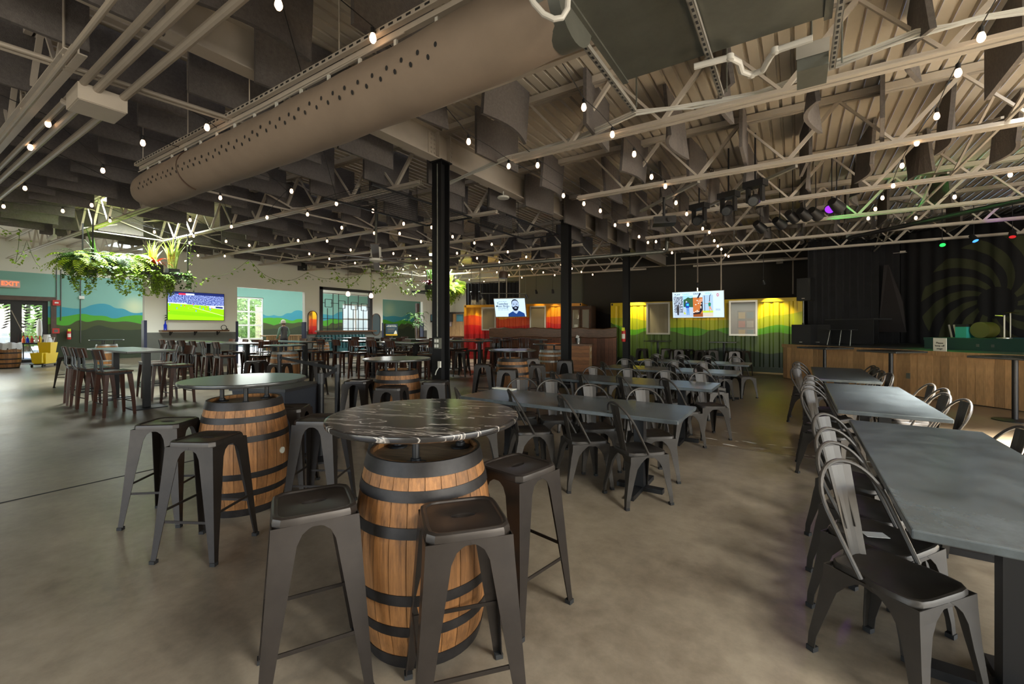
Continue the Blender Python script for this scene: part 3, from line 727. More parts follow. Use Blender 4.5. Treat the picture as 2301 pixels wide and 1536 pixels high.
for (x, y, a), w_ in zip(((-1.22, 4.38, -52), (-1.80, 4.36, -50), (-2.36, 4.50, -50), (-2.80, 4.46, -60)), od): chair_at(x, y, a, f'chair on the far side of the nearest middle table, {w_} from its right end')
for r in (1, 2, 3):
    near = {1: (1484, 1383, 1292, 1231), 2: (1563, 1505, 1411, 1347), 3: (1587, 1523, 1465, 1414)}[r]
    far = {1: (1569, 1490, 1407, 1332), 2: (1578, 1514, 1453, 1401), 3: (1651, 1587, 1529, 1475)}[r]
    for px, w_ in zip(near, od):
        x, y, Z = PY(px, TY[r]-.10); chair_at(x+.2, y+.24, 47+random.uniform(-5, 5), f'chair on the near side of the {nm[r]} middle table, {w_} from its right end')
    for px, w_ in zip(far, od):
        x, y, Z = PY(px, TY[r]+.98); chair_at(x+.17, y-.2, -50+random.uniform(-6, 6), f'chair on the far side of the {nm[r]} middle table, {w_} from its right end')
for (x, y), w_ in zip(((.355, 2.46), (.355, 2.86), (.36, 3.27), (.36, 3.82)), od): chair_at(x, y, -38 if w_ == 'first' else -33, f'chair on the left of the lower right table, {w_} from the camera')
for (x, y), w_ in zip(((.30, 5.37), (.30, 5.80), (.32, 6.32), (.34, 6.90)), od): chair_at(x, y, -34, f'chair on the left of the second right-row table, {w_} from the camera')
for (x, y), w_ in zip(((.18, 8.17), (.20, 8.64), (.20, 9.5)), od): chair_at(x, y, -34, f'chair on the left of the table by the stage, {w_} from the camera')
for (x, y), w_ in zip(((1.02, 5.40), (.98, 5.82), (1.06, 6.25), (1.04, 6.68)), od): chair_at(x, y, 190, f'chair on the right of the second right-row table, {w_} from the camera')
for (x, y), w_ in zip(((.86, 7.92), (.82, 8.28), (.84, 8.95), (.84, 9.32)), od): chair_at(x, y, 195, f'chair on the right of the table by the stage, {w_} from the camera')
chair_at(.98, 4.12, 185, 'chair at the right edge of the picture beside the lower right table')
x, y = P(2040, 1130, .455); tag(ob('paper_napkin', MB().box((0, 0, .001), (.10, .06, .002)), M['cloth'], None, (.33, 2.83, .452), .4), 'white paper napkin lying on a chair seat at lower right', 'napkin')
x, y = P(1133, 873, .751); q = th('menu_holder', 'folded pale menu lying on the nearest middle dining table', 'menu', (x, y, .75), R(0)); ob('menu_card', MB().box((0, 0, .004), (.30, .10, .008)), M['paper'], q)

# pub tables along the stage and under the green container
for px, lab in ((1853, 'square pub table by the stage, leftmost post'), (2002, 'square pub table by the stage, middle post'), (2281, 'square pub table by the stage at the right edge')):
    t = (px-CX)/F; k = 13.15; Z = k/((CA*t-SA)+(SA*t+CA)); x, y = cam2room(t*Z, Z); place(ptab0, x, y, R(45), lab, 'pub tables along the stage')
for px, y_, lab in ((1478, 15.75, 'pub table under the left window of the green container'), (1627, 15.75, 'pub table under the right window of the green container')):
    x, y, Z = PY(px, y_); place(ptab0, x, y, 0, lab, 'pub tables by the green container')

# bar tables with wood-backed chairs on the left
bg_ = 'tall bar tables on the left'; cg2 = 'wood-backed bar chairs'
def bset(x, y, L, lab, near, far, end=None, rz=0):
    n = max(1, round(L/2.4))
    for i in range(n):
        place(btab0, x-L/2+(i+.5)*L/n, y, rz, lab+(f', {ORD[i]} length from the left' if n > 1 else ''), bg_)
    for i, dx in enumerate(near): place(bchair0, x+dx, y-.55, R(90+random.uniform(-9, 9)), f'{ORD[i]} chair from right, near side of the {lab}', cg2)
    for i, dx in enumerate(far): place(bchair0, x+dx, y+.55, R(-90+random.uniform(-9, 9)), f'{ORD[i]} chair from right, far side of the {lab}', cg2)
    if end: place(bchair0, x+L/2+.28, y+.05, R(180+end), f'bar chair at the right end of the {lab}', cg2)
bset(-11.05, 2.98, 2.4, 'leftmost tall bar table', (1.25, .25, -.25, -.8), (.7, -.1, -.7))
bset(-14.6, 5.85, 4.8, 'bar table below the football screen', (2.1, 1.35, .7, -.1, -.8, -1.5), (2.0, 1.2, .3, -.5), 10)
bset(-10.9, 8.7, 4.0, 'bar table before the grille window', (1.7, .9, .1, -.7, -1.5), (1.5, .7, -.2, -1.0), 10)
bset(-13.6, 11.3, 4.4, 'rear bar table near the booth bench', (1.9, 1.1, .3, -.6), (1.5, .5, -.4), 5)
bset(-13.2, 7.4, 2.4, 'small bar table behind the galvanised barrel', (.6, -.5), (.5, -.5))
for (px, Z, lab, ch) in ((1072, 15.6, 'bar table left of the live-edge bar', ((-.9, -.5, 80), (-.35, -.5, 85), (.75, -.1, 170), (.3, .55, -90))), (1022, 14.2, 'bar table right of the nearest column', ((-.5, .5, -90), (.45, .5, -100))), (1165, 16.2, 'bar table against the live-edge bar', ((-.6, -.5, 75), (0, -.55, 95), (.6, -.5, 110)))):
    x, y = cam2room((px-CX)/F*Z, Z); place(btab0, x, y, R(15), lab, bg_)
    for i, (dx, dy, a) in enumerate(ch): place(bchair0, x+dx, y+dy, R(a), f'{ORD[i]} bar chair at the {lab}', cg2)

# ------------------------------------------------------------------ shipping containers
def container(name, label, origin, ang, L, H, matl, wins, cat='container', wdt=2.4):
    """front face along local +x from 0..L at local y=0, facing local -y"""
    t = th(name, label, cat, (*origin, 0), ang)
    b = MB(); x = .12; loopx = [(0.12, .0)]
    p = .278
    while x+p < L-.12:
        loopx += [(x+.07, 0), (x+.107, .036), (x+.177, .036), (x+.214, 0)]; x += p
    loopx.append((L-.12, 0))
    vs = [(a, y+.02, z) for z in (.17, H-.11) for a, y in loopx]; n = len(loopx)
    b.add(vs, [(i, i+1, n+i+1, n+i) for i in range(n-1)]); ob('corrugated_wall', b, matl, t)
    ob('top_rail', MB().mm((0, -.01, H-.12), (L, .06, H)), matl, t); ob('bottom_rail', MB().mm((0, -.01, 0), (L, .06, .17)), matl, t)
    for x0 in (0, L-.13): ob('corner_post', MB().mm((x0, -.015, 0), (x0+.13, .11, H)), matl, t)
    ob('side_wall', MB().mm((0.0, .11, 0), (.05, wdt, H)).mm((L-.05, .11, 0), (L, wdt, H)).mm((0, wdt-.05, 0), (L, wdt, H)), matl, t)
    ob('roof', MB().mm((0, .06, H-.06), (L, wdt, H-.01)), matl, t)
    for x0 in (0.02, L-.1):
        ob('corner_casting', MB().mm((x0+.01, -.025, H-.1), (x0+.07, -.012, H-.02)), M['ink'], t)
    for (a, c, z0, z1, kind) in wins:
        fr = MB(); w_ = .06
        fr.mm((a, -.07, z0), (a+w_, .03, z1)).mm((c-w_, -.07, z0), (c, .03, z1)).mm((a+w_, -.07, z0), (c-w_, .03, z0+w_)).mm((a+w_, -.07, z1-w_), (c-w_, .03, z1))
        f = ob('window_frame', fr, M['alu'], t)
        ob('back_panel', MB().mm((a+w_, -.012, z0+w_), (c-w_, -.004, z1-w_)), M['shade'] if kind != 'room' else M['roomback'], f)
        if kind == 'room':
            ob('reflected_board', MB().mm((a+.25, -.02, z0+.25), (a+.78, -.013, z1-.35)), M['trimwood'], f)  # room reflected in the pane, put in as flat panels behind it
        ob('pane', MB().mm((a+w_, -.055, z0+w_), (c-w_, -.05, z1-w_)), M['glassdim'], f)
    return t
M['shade'] = mat('roller_shade', (.30, .25, .16), .35, .3, .06, 3)
M['roomback'] = mat('reflected_room', (.17, .14, .115), .7)
# green one: front along y = 16.7
gx0, gx1 = -6.25, .15; gy = 16.7; GH = 2.47
def gpt(cx, cy):
    px, py = 1350+cx*.2608, 500+cy*.2608; x, y, Z = PY(px, gy); return (x-gx0, HZ(py, Z))
gl = [[(200, 820), (300, 825), (380, 843), (600, 825), (760, 838), (1080, 838), (1240, 838), (1350, 830), (1450, 800), (1560, 795), (1730, 765)],
      [(200, 905), (280, 922), (400, 905), (620, 905), (830, 905), (930, 925), (1080, 905), (1200, 905), (1350, 915), (1460, 890), (1540, 880), (1640, 895), (1730, 900)],
      [(200, 945), (260, 968), (400, 930), (600, 935), (760, 972), (860, 970), (960, 925), (1100, 960), (1300, 975), (1400, 960), (1520, 945), (1620, 958), (1730, 960)],
      [(200, 1160), (500, 1165), (800, 1130), (1000, 1080), (1200, 1085), (1330, 1110), (1440, 1130), (1560, 1120), (1730, 1120)]]
gl = [[gpt(*a) for a in Lr] for Lr in gl]
M['gcont'] = curve_layers('green_container_paint', 0, 0, 6.4, 0, 2.6, gl, [S('#c9ad10'), S('#98a012'), S('#4f8f16'), S('#44581f'), S('#1d2a16')], None, None, .4)
def gwin(a, b2, t_, bt, k):
    xa, _, Z = PY(a, gy-.07); xb, _, Z2 = PY(b2, gy-.07); return (xa-gx0, xb-gx0, HZ(bt, (Z+Z2)/2), HZ(t_, (Z+Z2)/2), k)
gc = container('shipping_container', 'corrugated container painted yellow above layered green hills', (gx0, gy), 0, gx1-gx0, GH, M['gcont'], [gwin(1452, 1505, 679, 751, 'shade'), gwin(1638, 1702, 674.5, 754, 'room')])
# reflection in the right window, painted as posters on flat panels
wv = gwin(1638, 1702, 674.5, 754, 'room'); cols = ['#b08a20', '#2f4f57', '#a8421c', '#8a7f70', '#b08a20', '#31585c']
for i in range(6):
    c, r_ = i % 2, i//2
    mpo = mat('poster_%d' % i, S(cols[i]), .6)
    ob('reflected_poster', MB().mm((wv[0]+.29+c*.25, -.027, wv[3]-.62-r_*.30), (wv[0]+.29+c*.25+.2, -.0205, wv[3]-.40-r_*.30)), mpo, [o for o in bpy.data.objects if o.parent == gc and o.name.startswith('window_frame')][-1])
# red one
r0 = cam2room((1043-CX)/F*20.6, 20.6); rang = math.atan2(1.35, 4.59); RL = 5.6
ux, uy = math.cos(rang), math.sin(rang)
def rpt(px, py):
    t = (px-CX)/F; ax, ay = CA*t-SA, SA*t+CA
    Z = (r0[0]*uy-r0[1]*ux)/(ax*uy-ay*ux); x, y = ax*Z, ay*Z
    return ((x-r0[0])*ux+(y-r0[1])*uy, HZ(py, Z))
def c6(cx, cy): return rpt(1000+cx*.2608, 500+cy*.2608)
rl = [[(160, 810), (235, 797), (300, 808), (330, 815), (430, 815), (480, 835), (560, 822), (640, 815), (720, 815), (800, 815), (880, 812), (1005, 806), (1100, 800)],
      [(160, 885), (240, 880), (330, 890), (480, 895), (640, 890), (880, 858), (940, 872), (1005, 870), (1100, 865)],
      [(160, 960), (330, 958), (640, 965), (1100, 960)]]
rl = [[c6(*a) for a in Lr] for Lr in rl]
M['rcont'] = curve_layers('red_container_paint', 0, -.1, 6.2, 0, 2.6, rl, [S('#cf8a08'), S('#c8430c'), S('#b8100c'), S('#9a0a12')], None, None, .4)
def rwin(a, b2, t_, bt, k): xa = rpt(a, 700)[0]; xb = rpt(b2, 700)[0]; return (xa, xb, rpt((a+b2)/2, bt)[1], rpt((a+b2)/2, t_)[1], k)
container('shipping_container', 'corrugated container painted orange above red hills, behind the bar', r0, rang, RL, rpt(1043, 686)[1]+.02, M['rcont'], [rwin(1083, 1115, 690, 742, 'shade'), rwin(1191, 1227, 687, 740, 'shade')])

# ------------------------------------------------------------------ live-edge bar, service counter, cooler
b0 = cam2room((1101-CX)/F*18.4, 18.4); b1 = cam2room((1386-CX)/F*16.9, 16.9); bang = math.atan2(b1[1]-b0[1], b1[0]-b0[0]); BL = math.hypot(b1[0]-b0[0], b1[1]-b0[1])
bar_ = th('bar_counter', 'long bar front with a thick live-edge timber slab above red-brown cladding', 'bar', (*b0, 0), bang)
random.seed(3)
b = MB(); L = []
for i in range(41):
    x = BL*i/40; zt = 1.47+.018*math.sin(i*.5)+.012*math.sin(i*1.3+1)+random.uniform(-.012, .012); zb = 1.08+.018*math.sin(i*.45+2)+random.uniform(-.01, .01)
    L.append([(x, -.10, zb+.03), (x, -.11, (zt+zb)/2), (x, -.10, zt-.03), (x, -.07, zt), (x, -.02, zt-.01), (x, -.02, zb+.01), (x, -.07, zb)])
b.loops(L, 0, True, True, True); ob('live_edge_slab', b, M['bar_wood'], bar_)
n = int(BL/.15)
pk = MB().mm((0, 0, 0), (.144, .02, 1.10)).mesh('plank', M['clad'])
for i in range(n): ob('plank', pk, None, bar_, (i*.15, -.02+random.uniform(-.004, .004), 0))
ob('bar_top', MB().mm((0, 0, 1.08), (BL, .55, 1.13)), M['bar_wood'], bar_); ob('bar_body', MB().mm((0, .005, 0), (BL, .5, 1.08)), M['ink'], bar_)
for i, px in enumerate((1109, 1140)):
    tq = rpt(px, 800)
sc_o = cam2room((1325-CX)/F*14.4, 14.4)
cnt = th('service_counter', 'oak plank service counter with a thick top behind the second column', 'counter', (*sc_o, 0), bang)
for i in range(7): ob('plank', MB().mm((-1.45, 0, .01+i*.125), (-.012, .02, .128+i*.125)), M['counter'], cnt)
for i in range(4): ob('end_plank', MB().mm((-.01, .0+i*.142, .01), (.012, .137+i*.142, .885)), M['pine'], cnt)
ob('counter_body', MB().mm((-1.45, .021, 0), (-.011, .56, .885)), M['ink'], cnt)
ct = ob('counter_top', MB().mm((-1.5, -.05, .886), (.08, .62, .935)), M['bar_wood'], cnt)
for i, (a, z) in enumerate(((.16, .68), (.30, .70), (.22, .45))): ob('taped_notice', MB().mm((.013, a, z), (.015, a+.10, z+.13)), M['paper'], cnt)
bm = Matrix.Rotation(bang, 4, 'Z'); bm.translation = (*sc_o, 0)
p = bm @ Vector((-.42, .25, .935))
bk = th('metal_bucket', 'shiny steel bucket of napkins on the service counter', 'bucket', p); ob('bucket', MB().lathe([(.0, 0), (.075, 0), (.095, .2), (.10, .205), (.09, .2), (.072, .01)], 24), M['chrome'], bk)
ob('napkin', MB().box((-.03, 0, .21), (.10, .02, .16), 0, 0, Matrix.Rotation(.4, 3, 'Y')), M['cloth'], bk)
p = bm @ Vector((-.78, .2, .935)); tag(ob('menu_box', MB().mm((-.14, -.1, 0), (.14, .1, .22)).mm((-.12, -.08, .221), (.12, .08, .23)), M['black'], None, p, bang), 'black box on the service counter by the column', 'box')
# glass door cooler standing behind the bar
cz = cam2room((1305-CX)/F*18.6, 18.6)
cl = th('display_cooler', 'tall brown framed cooler with two glass doors behind the bar', 'cooler', (*cz, 0), bang-.25)
ob('cabinet', MB().mm((-.46, .03, 0), (.46, .6, 2.42)), M['trimwood'], cl)
for sx in (-1, 1):
    d_ = ob('door', MB().mm((sx*.23-.2, -.02, .3), (sx*.23-.15, .03, 2.32)).mm((sx*.23+.15, -.02, .3), (sx*.23+.2, .03, 2.32)).mm((sx*.23-.15, -.02, .3), (sx*.23+.15, .03, .36)).mm((sx*.23-.15, -.02, 2.26), (sx*.23+.15, .03, 2.32)), M['bar_wood'], cl)
    ob('pane', MB().mm((sx*.23-.15, 0, .36), (sx*.23+.15, .01, 2.26)), M['glass'], d_); ob('door_back', MB().mm((sx*.23-.15, .022, .36), (sx*.23+.15, .03, 2.26)), M['shade'], d_)
ob('notice', MB().mm((-.30, -.006, 1.35), (-.14, -.001, 1.62)), M['paper'], cl)
# pale block wall edge right of the cooler, fire extinguisher on the far column
def extinguisher(label, loc, rz, m='red'):
    t = th('fire_extinguisher', label, 'fire extinguisher', loc, rz)
    ob('cylinder', MB().lathe([(.0, 0), (.065, 0), (.07, .02), (.07, .36), (.05, .41), (.02, .43), (.02, .46)], 20), M['red'], t)
    ob('label', MB().lathe([(.0715, .1), (.0715, .26)], 12, (0, 0, 0), 0, -2.4, -.7), M['paper'], t)
    ob('valve', MB().mm((-.03, -.02, .46), (.03, .02, .5)).bar((0, 0, .5), (-.1, 0, .53), .02, .015), M['black'], t)
    ob('hose', MB().tube([(.03, 0, .48), (.09, -.02, .42), (.095, -.02, .2), (.085, -.02, .08)], .012, 8), M['black'], t)
    ob('bracket', MB().mm((-.05, .06, .1), (.05, .12, .3)), M['black'], t); ob('inspection_tag', MB().mm((-.05, -.075, .36), (.05, -.07, .47)), M['tagyellow'], t)
M['tagyellow'] = mat('yellow_tag', (.6, .7, .03), .7)
extinguisher('red fire extinguisher hanging on the far black column', (GX-.02, CY[2]-.23, 1.02), .2)
x, y, Z = PX(153, XL); extinguisher('red fire extinguisher on the dark hills of the mural at far left', (XL+.14, y, HZ(762, Z)), R(90))

# ------------------------------------------------------------------ screens
def screen_mat(name, col, e=1.0, noise=None):
    m, nt, b = base(name); N, L = nt.nodes, nt.links; b.inputs['Base Color'].default_value = (0, 0, 0, 1); b.inputs['Roughness'].default_value = .3
    b.inputs['Emission Color'].default_value = (*col, 1); b.inputs['Emission Strength'].default_value = e
    if noise:
        tc = N.new('ShaderNodeTexCoord'); n = N.new('ShaderNodeTexNoise'); n.inputs['Scale'].default_value = noise[0]; n.inputs['Detail'].default_value = 4; L.new(tc.outputs['Object'], n.inputs[0])
        cr = N.new('ShaderNodeValToRGB'); e_ = cr.color_ramp.elements; e_[0].position = .38; e_[1].position = .62; e_[0].color = (*noise[1], 1); e_[1].color = (*noise[2], 1); L.new(n.outputs[0], cr.inputs[0]); L.new(cr.outputs[0], b.inputs['Emission Color'])
    return m
def tv(label, M4, w, h, polys, texts, frame_m='blackmetal', mount=None):
    """polys: (material, [(u,v)...]) painted as flat print on the screen, u,v in 0..1"""
    t = th('television', label, 'television'); t.matrix_world = M4
    ob('casing', MB().mm((-w/2-.015, -h/2-.015, -.06), (w/2+.015, h/2+.015, -.002)), M[frame_m], t)
    mats = []; b = MB(); dz = 0
    for m, pl in polys:
        if m not in mats: mats.append(m)
        dz += .00025; b.add([((u-.5)*w, (v-.5)*h, dz) for u, v in pl], [list(range(len(pl)))], mats.index(m))
    ob('screen', b, mats, t)
    for s, sz, u, v, m, al in texts:
        mm4 = Matrix.Identity(4); mm4.translation = ((u-.5)*w, (v-.5)*h, dz+.001); text('screen_lettering', s, sz, mm4, m, t, .0003, al)
    return t
def rect(a, b2, c, d): return [(a, b2), (c, b2), (c, d), (a, d)]
def ell(cx, cy, rx, ry, n=20): return [(cx+rx*math.cos(2*math.pi*k/n), cy+ry*math.sin(2*math.pi*k/n)) for k in range(n)]
E = {k: screen_mat('lit_'+k, S(c), e) for k, c, e in (('grass', '#8fd010', 1.0), ('grassd', '#7cc40c', 1.0), ('line', '#e8f5b0', .9), ('blueteam', '#3a86e8', 1), ('redteam', '#e0303a', 1), ('navy', '#1c2a6a', .8), ('board', '#cfe2ff', 1), ('ice', '#bcd6ee', .95), ('ice2', '#9fbcd8', .9), ('ink', '#10131c', .5), ('skinb', '#9fb4cf', .9), ('shirtb', '#20407e', .8), ('beard', '#141a2c', .6), ('redlogo', '#b01828', 1), ('sky', '#8fc0ec', 1), ('word', '#6fb0ee', 1), ('tree', '#2f5a3c', .8), ('paving', '#a8b8cc', .9), ('shirt', '#1a3a9a', .9), ('jeans', '#5f92cc', .9), ('wood', '#b86a34', .9), ('wood2', '#8a4a22', .9), ('darkp', '#2a2230', .6), ('chip', '#e8e8dc', 1), ('green', '#1f7a5a', .9), ('tan', '#c89070', .9), ('lime', '#b8cc40', .9), ('grit', '#c8bca8', .9), ('cyan', '#30b8e8', 1), ('blackman', '#3a3a40', .7), ('score', '#d83048', 1))}
E['crowd'] = screen_mat('lit_crowd', (1, 1, 1), .85, (26, S('#16267e'), S('#9fb2f0')))
E['bush'] = screen_mat('lit_bush', (1, 1, 1), .8, (22, S('#39465a'), S('#c0cede')))
# football
xa, ya, Za = PX(377, -19.38); xb, yb_, Zb = PX(503, -19.38); zt, zb_ = HZ(654, Za), HZ(718, Za)
w_, h_ = yb_-ya, zt-zb_
polys = [(E['grass'], rect(0, 0, 1, .62)), (E['crowd'], [(0, .60), (1, .50), (1, 1), (0, 1)]), (E['navy'], [(0, .93), (1, .90), (1, 1), (0, 1)]), (E['board'], [(0, .585), (.32, .58), (.32, .61), (0, .615)]), (E['board'], [(.72, .46), (1, .42), (1, .56), (.72, .54)]), (E['navy'], [(.84, .46), (.98, .445), (.98, .51), (.84, .52)]), (E['score'], rect(.18, .90, .30, .96)), (E['board'], rect(.30, .90, .45, .96)), (E['grassd'], [(0, .2), (1, .1), (1, .22), (0, .34)]), (E['line'], [(.42, .46), (1, .16), (1, .175), (.42, .475)]), (E['line'], [(.02, .585), (.7, .53), (.7, .54), (.02, .595)])]
arc = [(.40+.06*math.cos(a), .43+.05*math.sin(a)) for a in [R(60+i*20) for i in range(13)]]
polys.append((E['line'], arc+[(x*.97+.012, y*.97+.013) for x, y in arc[::-1]]))
for i, (u, v) in enumerate(((.03, .52), (.15, .40), (.22, .5), (.28, .49), (.43, .55), (.44, .53), (.48, .32), (.55, .45), (.61, .40), (.67, .47), (.73, .42), (.74, .38), (.77, .43), (.02, .29))):
    polys.append((E['blueteam'] if i not in (3, 4, 9, 12, 13) else E['redteam'], rect(u-.008, v, u+.008, v+.045))); polys.append((E['skinb'], rect(u-.005, v-.02, u+.005, v)))
tv('television with a football match on the white wall at left', frame((-19.38, (ya+yb_)/2, (zt+zb_)/2), (0, 1, 0)) @ Matrix.Rotation(R(180), 4, 'Y') @ Matrix.Rotation(R(180), 4, 'Y'), w_, h_, polys, [])
# wide promo screen in front of the green container
xa, ya, Za = PY(1512, 16.15); xb, _, Zb = PY(1626.5, 16.15); zt, zb_ = HZ(655, (Za+Zb)/2), HZ(713, (Za+Zb)/2); w_, h_ = xb-xa, (zt-zb_)
polys = [(E['ice'], rect(0, 0, 1, 1)), (E['bush'], rect(.02, .02, .21, .84)), (E['sky'], rect(.21, .02, .41, .86)), (E['tree'], [(.22, .42), (.22, .7), (.27, .74), (.31, .80), (.36, .76), (.41, .78), (.41, .4)]), (E['paving'], rect(.21, .02, .41, .38)), (E['paving'], rect(.02, .02, .21, .2)),
 (E['blackman'], [(.07, .32), (.10, .52), (.12, .52), (.13, .32), (.12, .1), (.09, .1)]), (E['skinb'], ell(.095, .56, .013, .03)), (E['shirt'], [(.265, .38), (.255, .52), (.28, .6), (.325, .58), (.34, .48), (.33, .38)]), (E['cyan'], rect(.28, .46, .325, .54)), (E['jeans'], [(.275, .38), (.28, .1), (.30, .1), (.305, .3), (.315, .1), (.335, .1), (.33, .38)]), (E['skinb'], ell(.28, .62, .016, .035)), (E['lime'], [(.225, .13), (.225, .24), (.27, .14)]),
 (E['wood'], rect(.41, .02, .60, .78)), (E['wood2'], rect(.41, .02, .60, .16)), (E['darkp'], [(.41, .17), (.53, .22), (.575, .6), (.60, .62), (.60, .3), (.55, .14), (.41, .12)]), (E['tan'], [(.50, .62), (.56, .73), (.60, .72), (.60, .62), (.55, .58)]), (E['darkp'], [(.49, .75), (.54, .95), (.57, .93), (.52, .74)]),
 (E['ice2'], rect(.60, .02, .80, .86)), (E['lime'], rect(.60, .18, .80, .26)), (E['grit'], rect(.60, .02, .80, .17)), (E['blackman'], rect(.632, .25, .642, .84)), (E['green'], [(.715, .42), (.705, .54), (.73, .58), (.76, .54), (.75, .42)]), (E['tan'], rect(.64, .525, .71, .54)), (E['tan'], [(.72, .42), (.725, .2), (.735, .2), (.735, .34), (.775, .26), (.78, .28), (.75, .42)]), (E['tan'], ell(.732, .61, .012, .03)), (E['darkp'], [(.725, .62), (.735, .84), (.775, .92), (.745, .82), (.74, .62)])]
for u, v in ((.425, .2), (.46, .23), (.49, .22), (.52, .23), (.49, .27), (.565, .37), (.565, .42), (.57, .53), (.52, .55), (.465, .5), (.495, .66)): polys.append((E['chip'], ell(u, v, .013, .018, 10)))
star = []
for k in range(16): r_ = .055 if k % 2 == 0 else .03; a = 2*math.pi*k/16; star.append((.89+r_*math.cos(a)*h_/w_*1.0, .85+r_*1.5*math.sin(a)))
polys += [(E['redlogo'], star), (E['ice'], ell(.89, .85, .012, .03))]
tx = [('PLAY', .088, .10, .905, E['ink'], 'CENTER'), ('HARD', .088, .275, .91, E['word'], 'CENTER'), ('DRINK', .088, .50, .915, E['ink'], 'CENTER'), ('WELL', .088, .715, .92, E['word'], 'CENTER'), ('H', .03, .89, .85, E['redlogo'], 'CENTER'), ('PLAY AT', .035, .89, .31, E['ink'], 'CENTER'), ('HIGHLAND', .03, .89, .275, E['ink'], 'CENTER')]
t3 = tv('wide television reading PLAY HARD DRINK WELL before the green container', frame(((xa+xb)/2, 16.15, (zt+zb_)/2), (1, 0, 0)) @ Matrix.Rotation(R(8), 4, 'X'), w_, h_, polys, tx, 'alu')
for dx in (-.45, 0, .45): ob('hanging_pole', MB().tube([(dx*w_, h_/2-.02, -.05), (dx*w_, h_/2+2.05, -.05-.28)], .022, 8), M['pipe'], t3)
# bingo poster screen before the red container
Zt = 17.0; w_ = 1.26; h_ = .74
cx_, cy_ = cam2room((1146-CX)/F*Zt, Zt); cz_ = HZ(691, Zt)
polys = [(E['ice'], rect(0, 0, 1, 1))]
for k in range(8): polys.append((E['ice2'], rect(.02, .1+k*.115, .98, .104+k*.115)))
polys += [(E['shirtb'], [(.42, .0), (.43, .16), (.58, .30), (.80, .32), (.95, .18), (.97, 0)]), (E['skinb'], [(.58, .3), (.60, .45), (.76, .45), (.77, .31), (.70, .16), (.65, .2)]), (E['skinb'], ell(.675, .66, .115, .27, 28)), (E['beard'], [(.56, .62), (.58, .45), (.63, .34), (.69, .32), (.75, .38), (.785, .52), (.79, .64), (.765, .55), (.72, .58), (.66, .57), (.60, .53)]), (E['skinb'], ell(.685, .485, .042, .035)), (E['board'], rect(.655, .49, .715, .505)), (E['beard'], [(.56, .68), (.565, .84), (.62, .95), (.69, .97), (.75, .92), (.79, .80), (.795, .66), (.775, .80), (.73, .89), (.65, .90), (.59, .84), (.575, .70)]), (E['beard'], ell(.63, .695, .025, .018)), (E['beard'], ell(.73, .695, .025, .018)), (E['beard'], ell(.69, .61, .02, .012)), (E['skinb'], ell(.80, .64, .014, .05))]
tx = [('HIGHLAND BREWING', .036, .275, .845, E['ink'], 'CENTER'), ('Tuesday', .14, .265, .725, E['ink'], 'CENTER'), ('Music Bingo', .115, .265, .59, E['ink'], 'CENTER'), ('WITH DJ SPENCER', .052, .27, .475, E['ink'], 'CENTER'), ('EVERY TUESDAY NIGHT 6-8PM', .032, .27, .385, E['ink'], 'CENTER')]
t2 = tv('television reading Tuesday Music Bingo with a bearded man, before the red container', frame((cx_, cy_, cz_), (math.cos(YAW-.30), math.sin(YAW-.30), 0)) @ Matrix.Rotation(R(20), 4, 'X'), w_, h_, polys, tx, 'alu')
for dx in (-.35, -.1, .32): ob('hanging_pole', MB().tube([(dx*w_, h_/2-.05, -.06), (dx*w_, h_/2+1.25, -.06-.48)], .02, 8), M['pipe'], t2)

# ------------------------------------------------------------------ track spots washing the containers (real lamps)
def spot(loc, aim, e, col, ang, blend=.6, r=.03):
    l = bpy.data.lights.new('spot_lamp', 'SPOT'); l.energy = e; l.color = col; l.spot_size = R(ang); l.spot_blend = blend; l.shadow_soft_size = r
    o = bpy.data.objects.new('spot_lamp', l); o.location = loc; o.rotation_euler = (Vector(aim)-Vector(loc)).to_track_quat('-Z', 'Y').to_euler(); COL.objects.link(o); return o
def can(label, loc, aim, e, col, ang, rod=1.0, cat='spotlight', lens=None, size=.06, name='track_spotlight'):
    t = th(name, label, cat, loc)
    d = (Vector(aim)-Vector(loc)).normalized(); a = -d*size*1.6
    ob('housing', MB().tube([a, d*size*.2, d*size*1.1], [size*.75, size, size*1.05], 14), M['black'], t)
    ob('lens', MB().tube([d*size*1.1, d*size*1.13], size*.85, 14), lens or M['bulb'], t)
    ob('yoke', MB().tube([(0, 0, 0), (0, 0, size*1.6)], .012, 6).tube([(0, 0, size*1.5), (0, 0, 4.70+rise(loc[0])-loc[2])], .008, 6), M['black'], t)
    if e: spot(Vector(loc)+d*(size*1.3), aim, e, col, ang)
    return t
for i, (px, py, e) in enumerate(((1432, 705, 130), (1568, 722, 70), (1742, 722, 130))):
    x, y, Z = PY(px, gy); can(f'small black track spotlight washing the green container, {ORD[i]} from the left', (x+(-.15, .1, -.3)[i], gy-.62, 2.95), (x, gy, HZ(py, Z)), e, (1, .9, .55), 64, 1.2)
for i, (px, py, e) in enumerate(((1070, 703, 55), (1088, 698, 25), (1212, 700, 25), (1248, 712, 60))):
    s, z = rpt(px, py); fx, fy = r0[0]+ux*s, r0[1]+uy*s
    can(f'small black track spotlight above the red container, {ORD[i]} from the left', (fx+uy*.6, fy-ux*.6, 3.05), (fx, fy, z), e, (1, .78, .4), 50, 1.1)

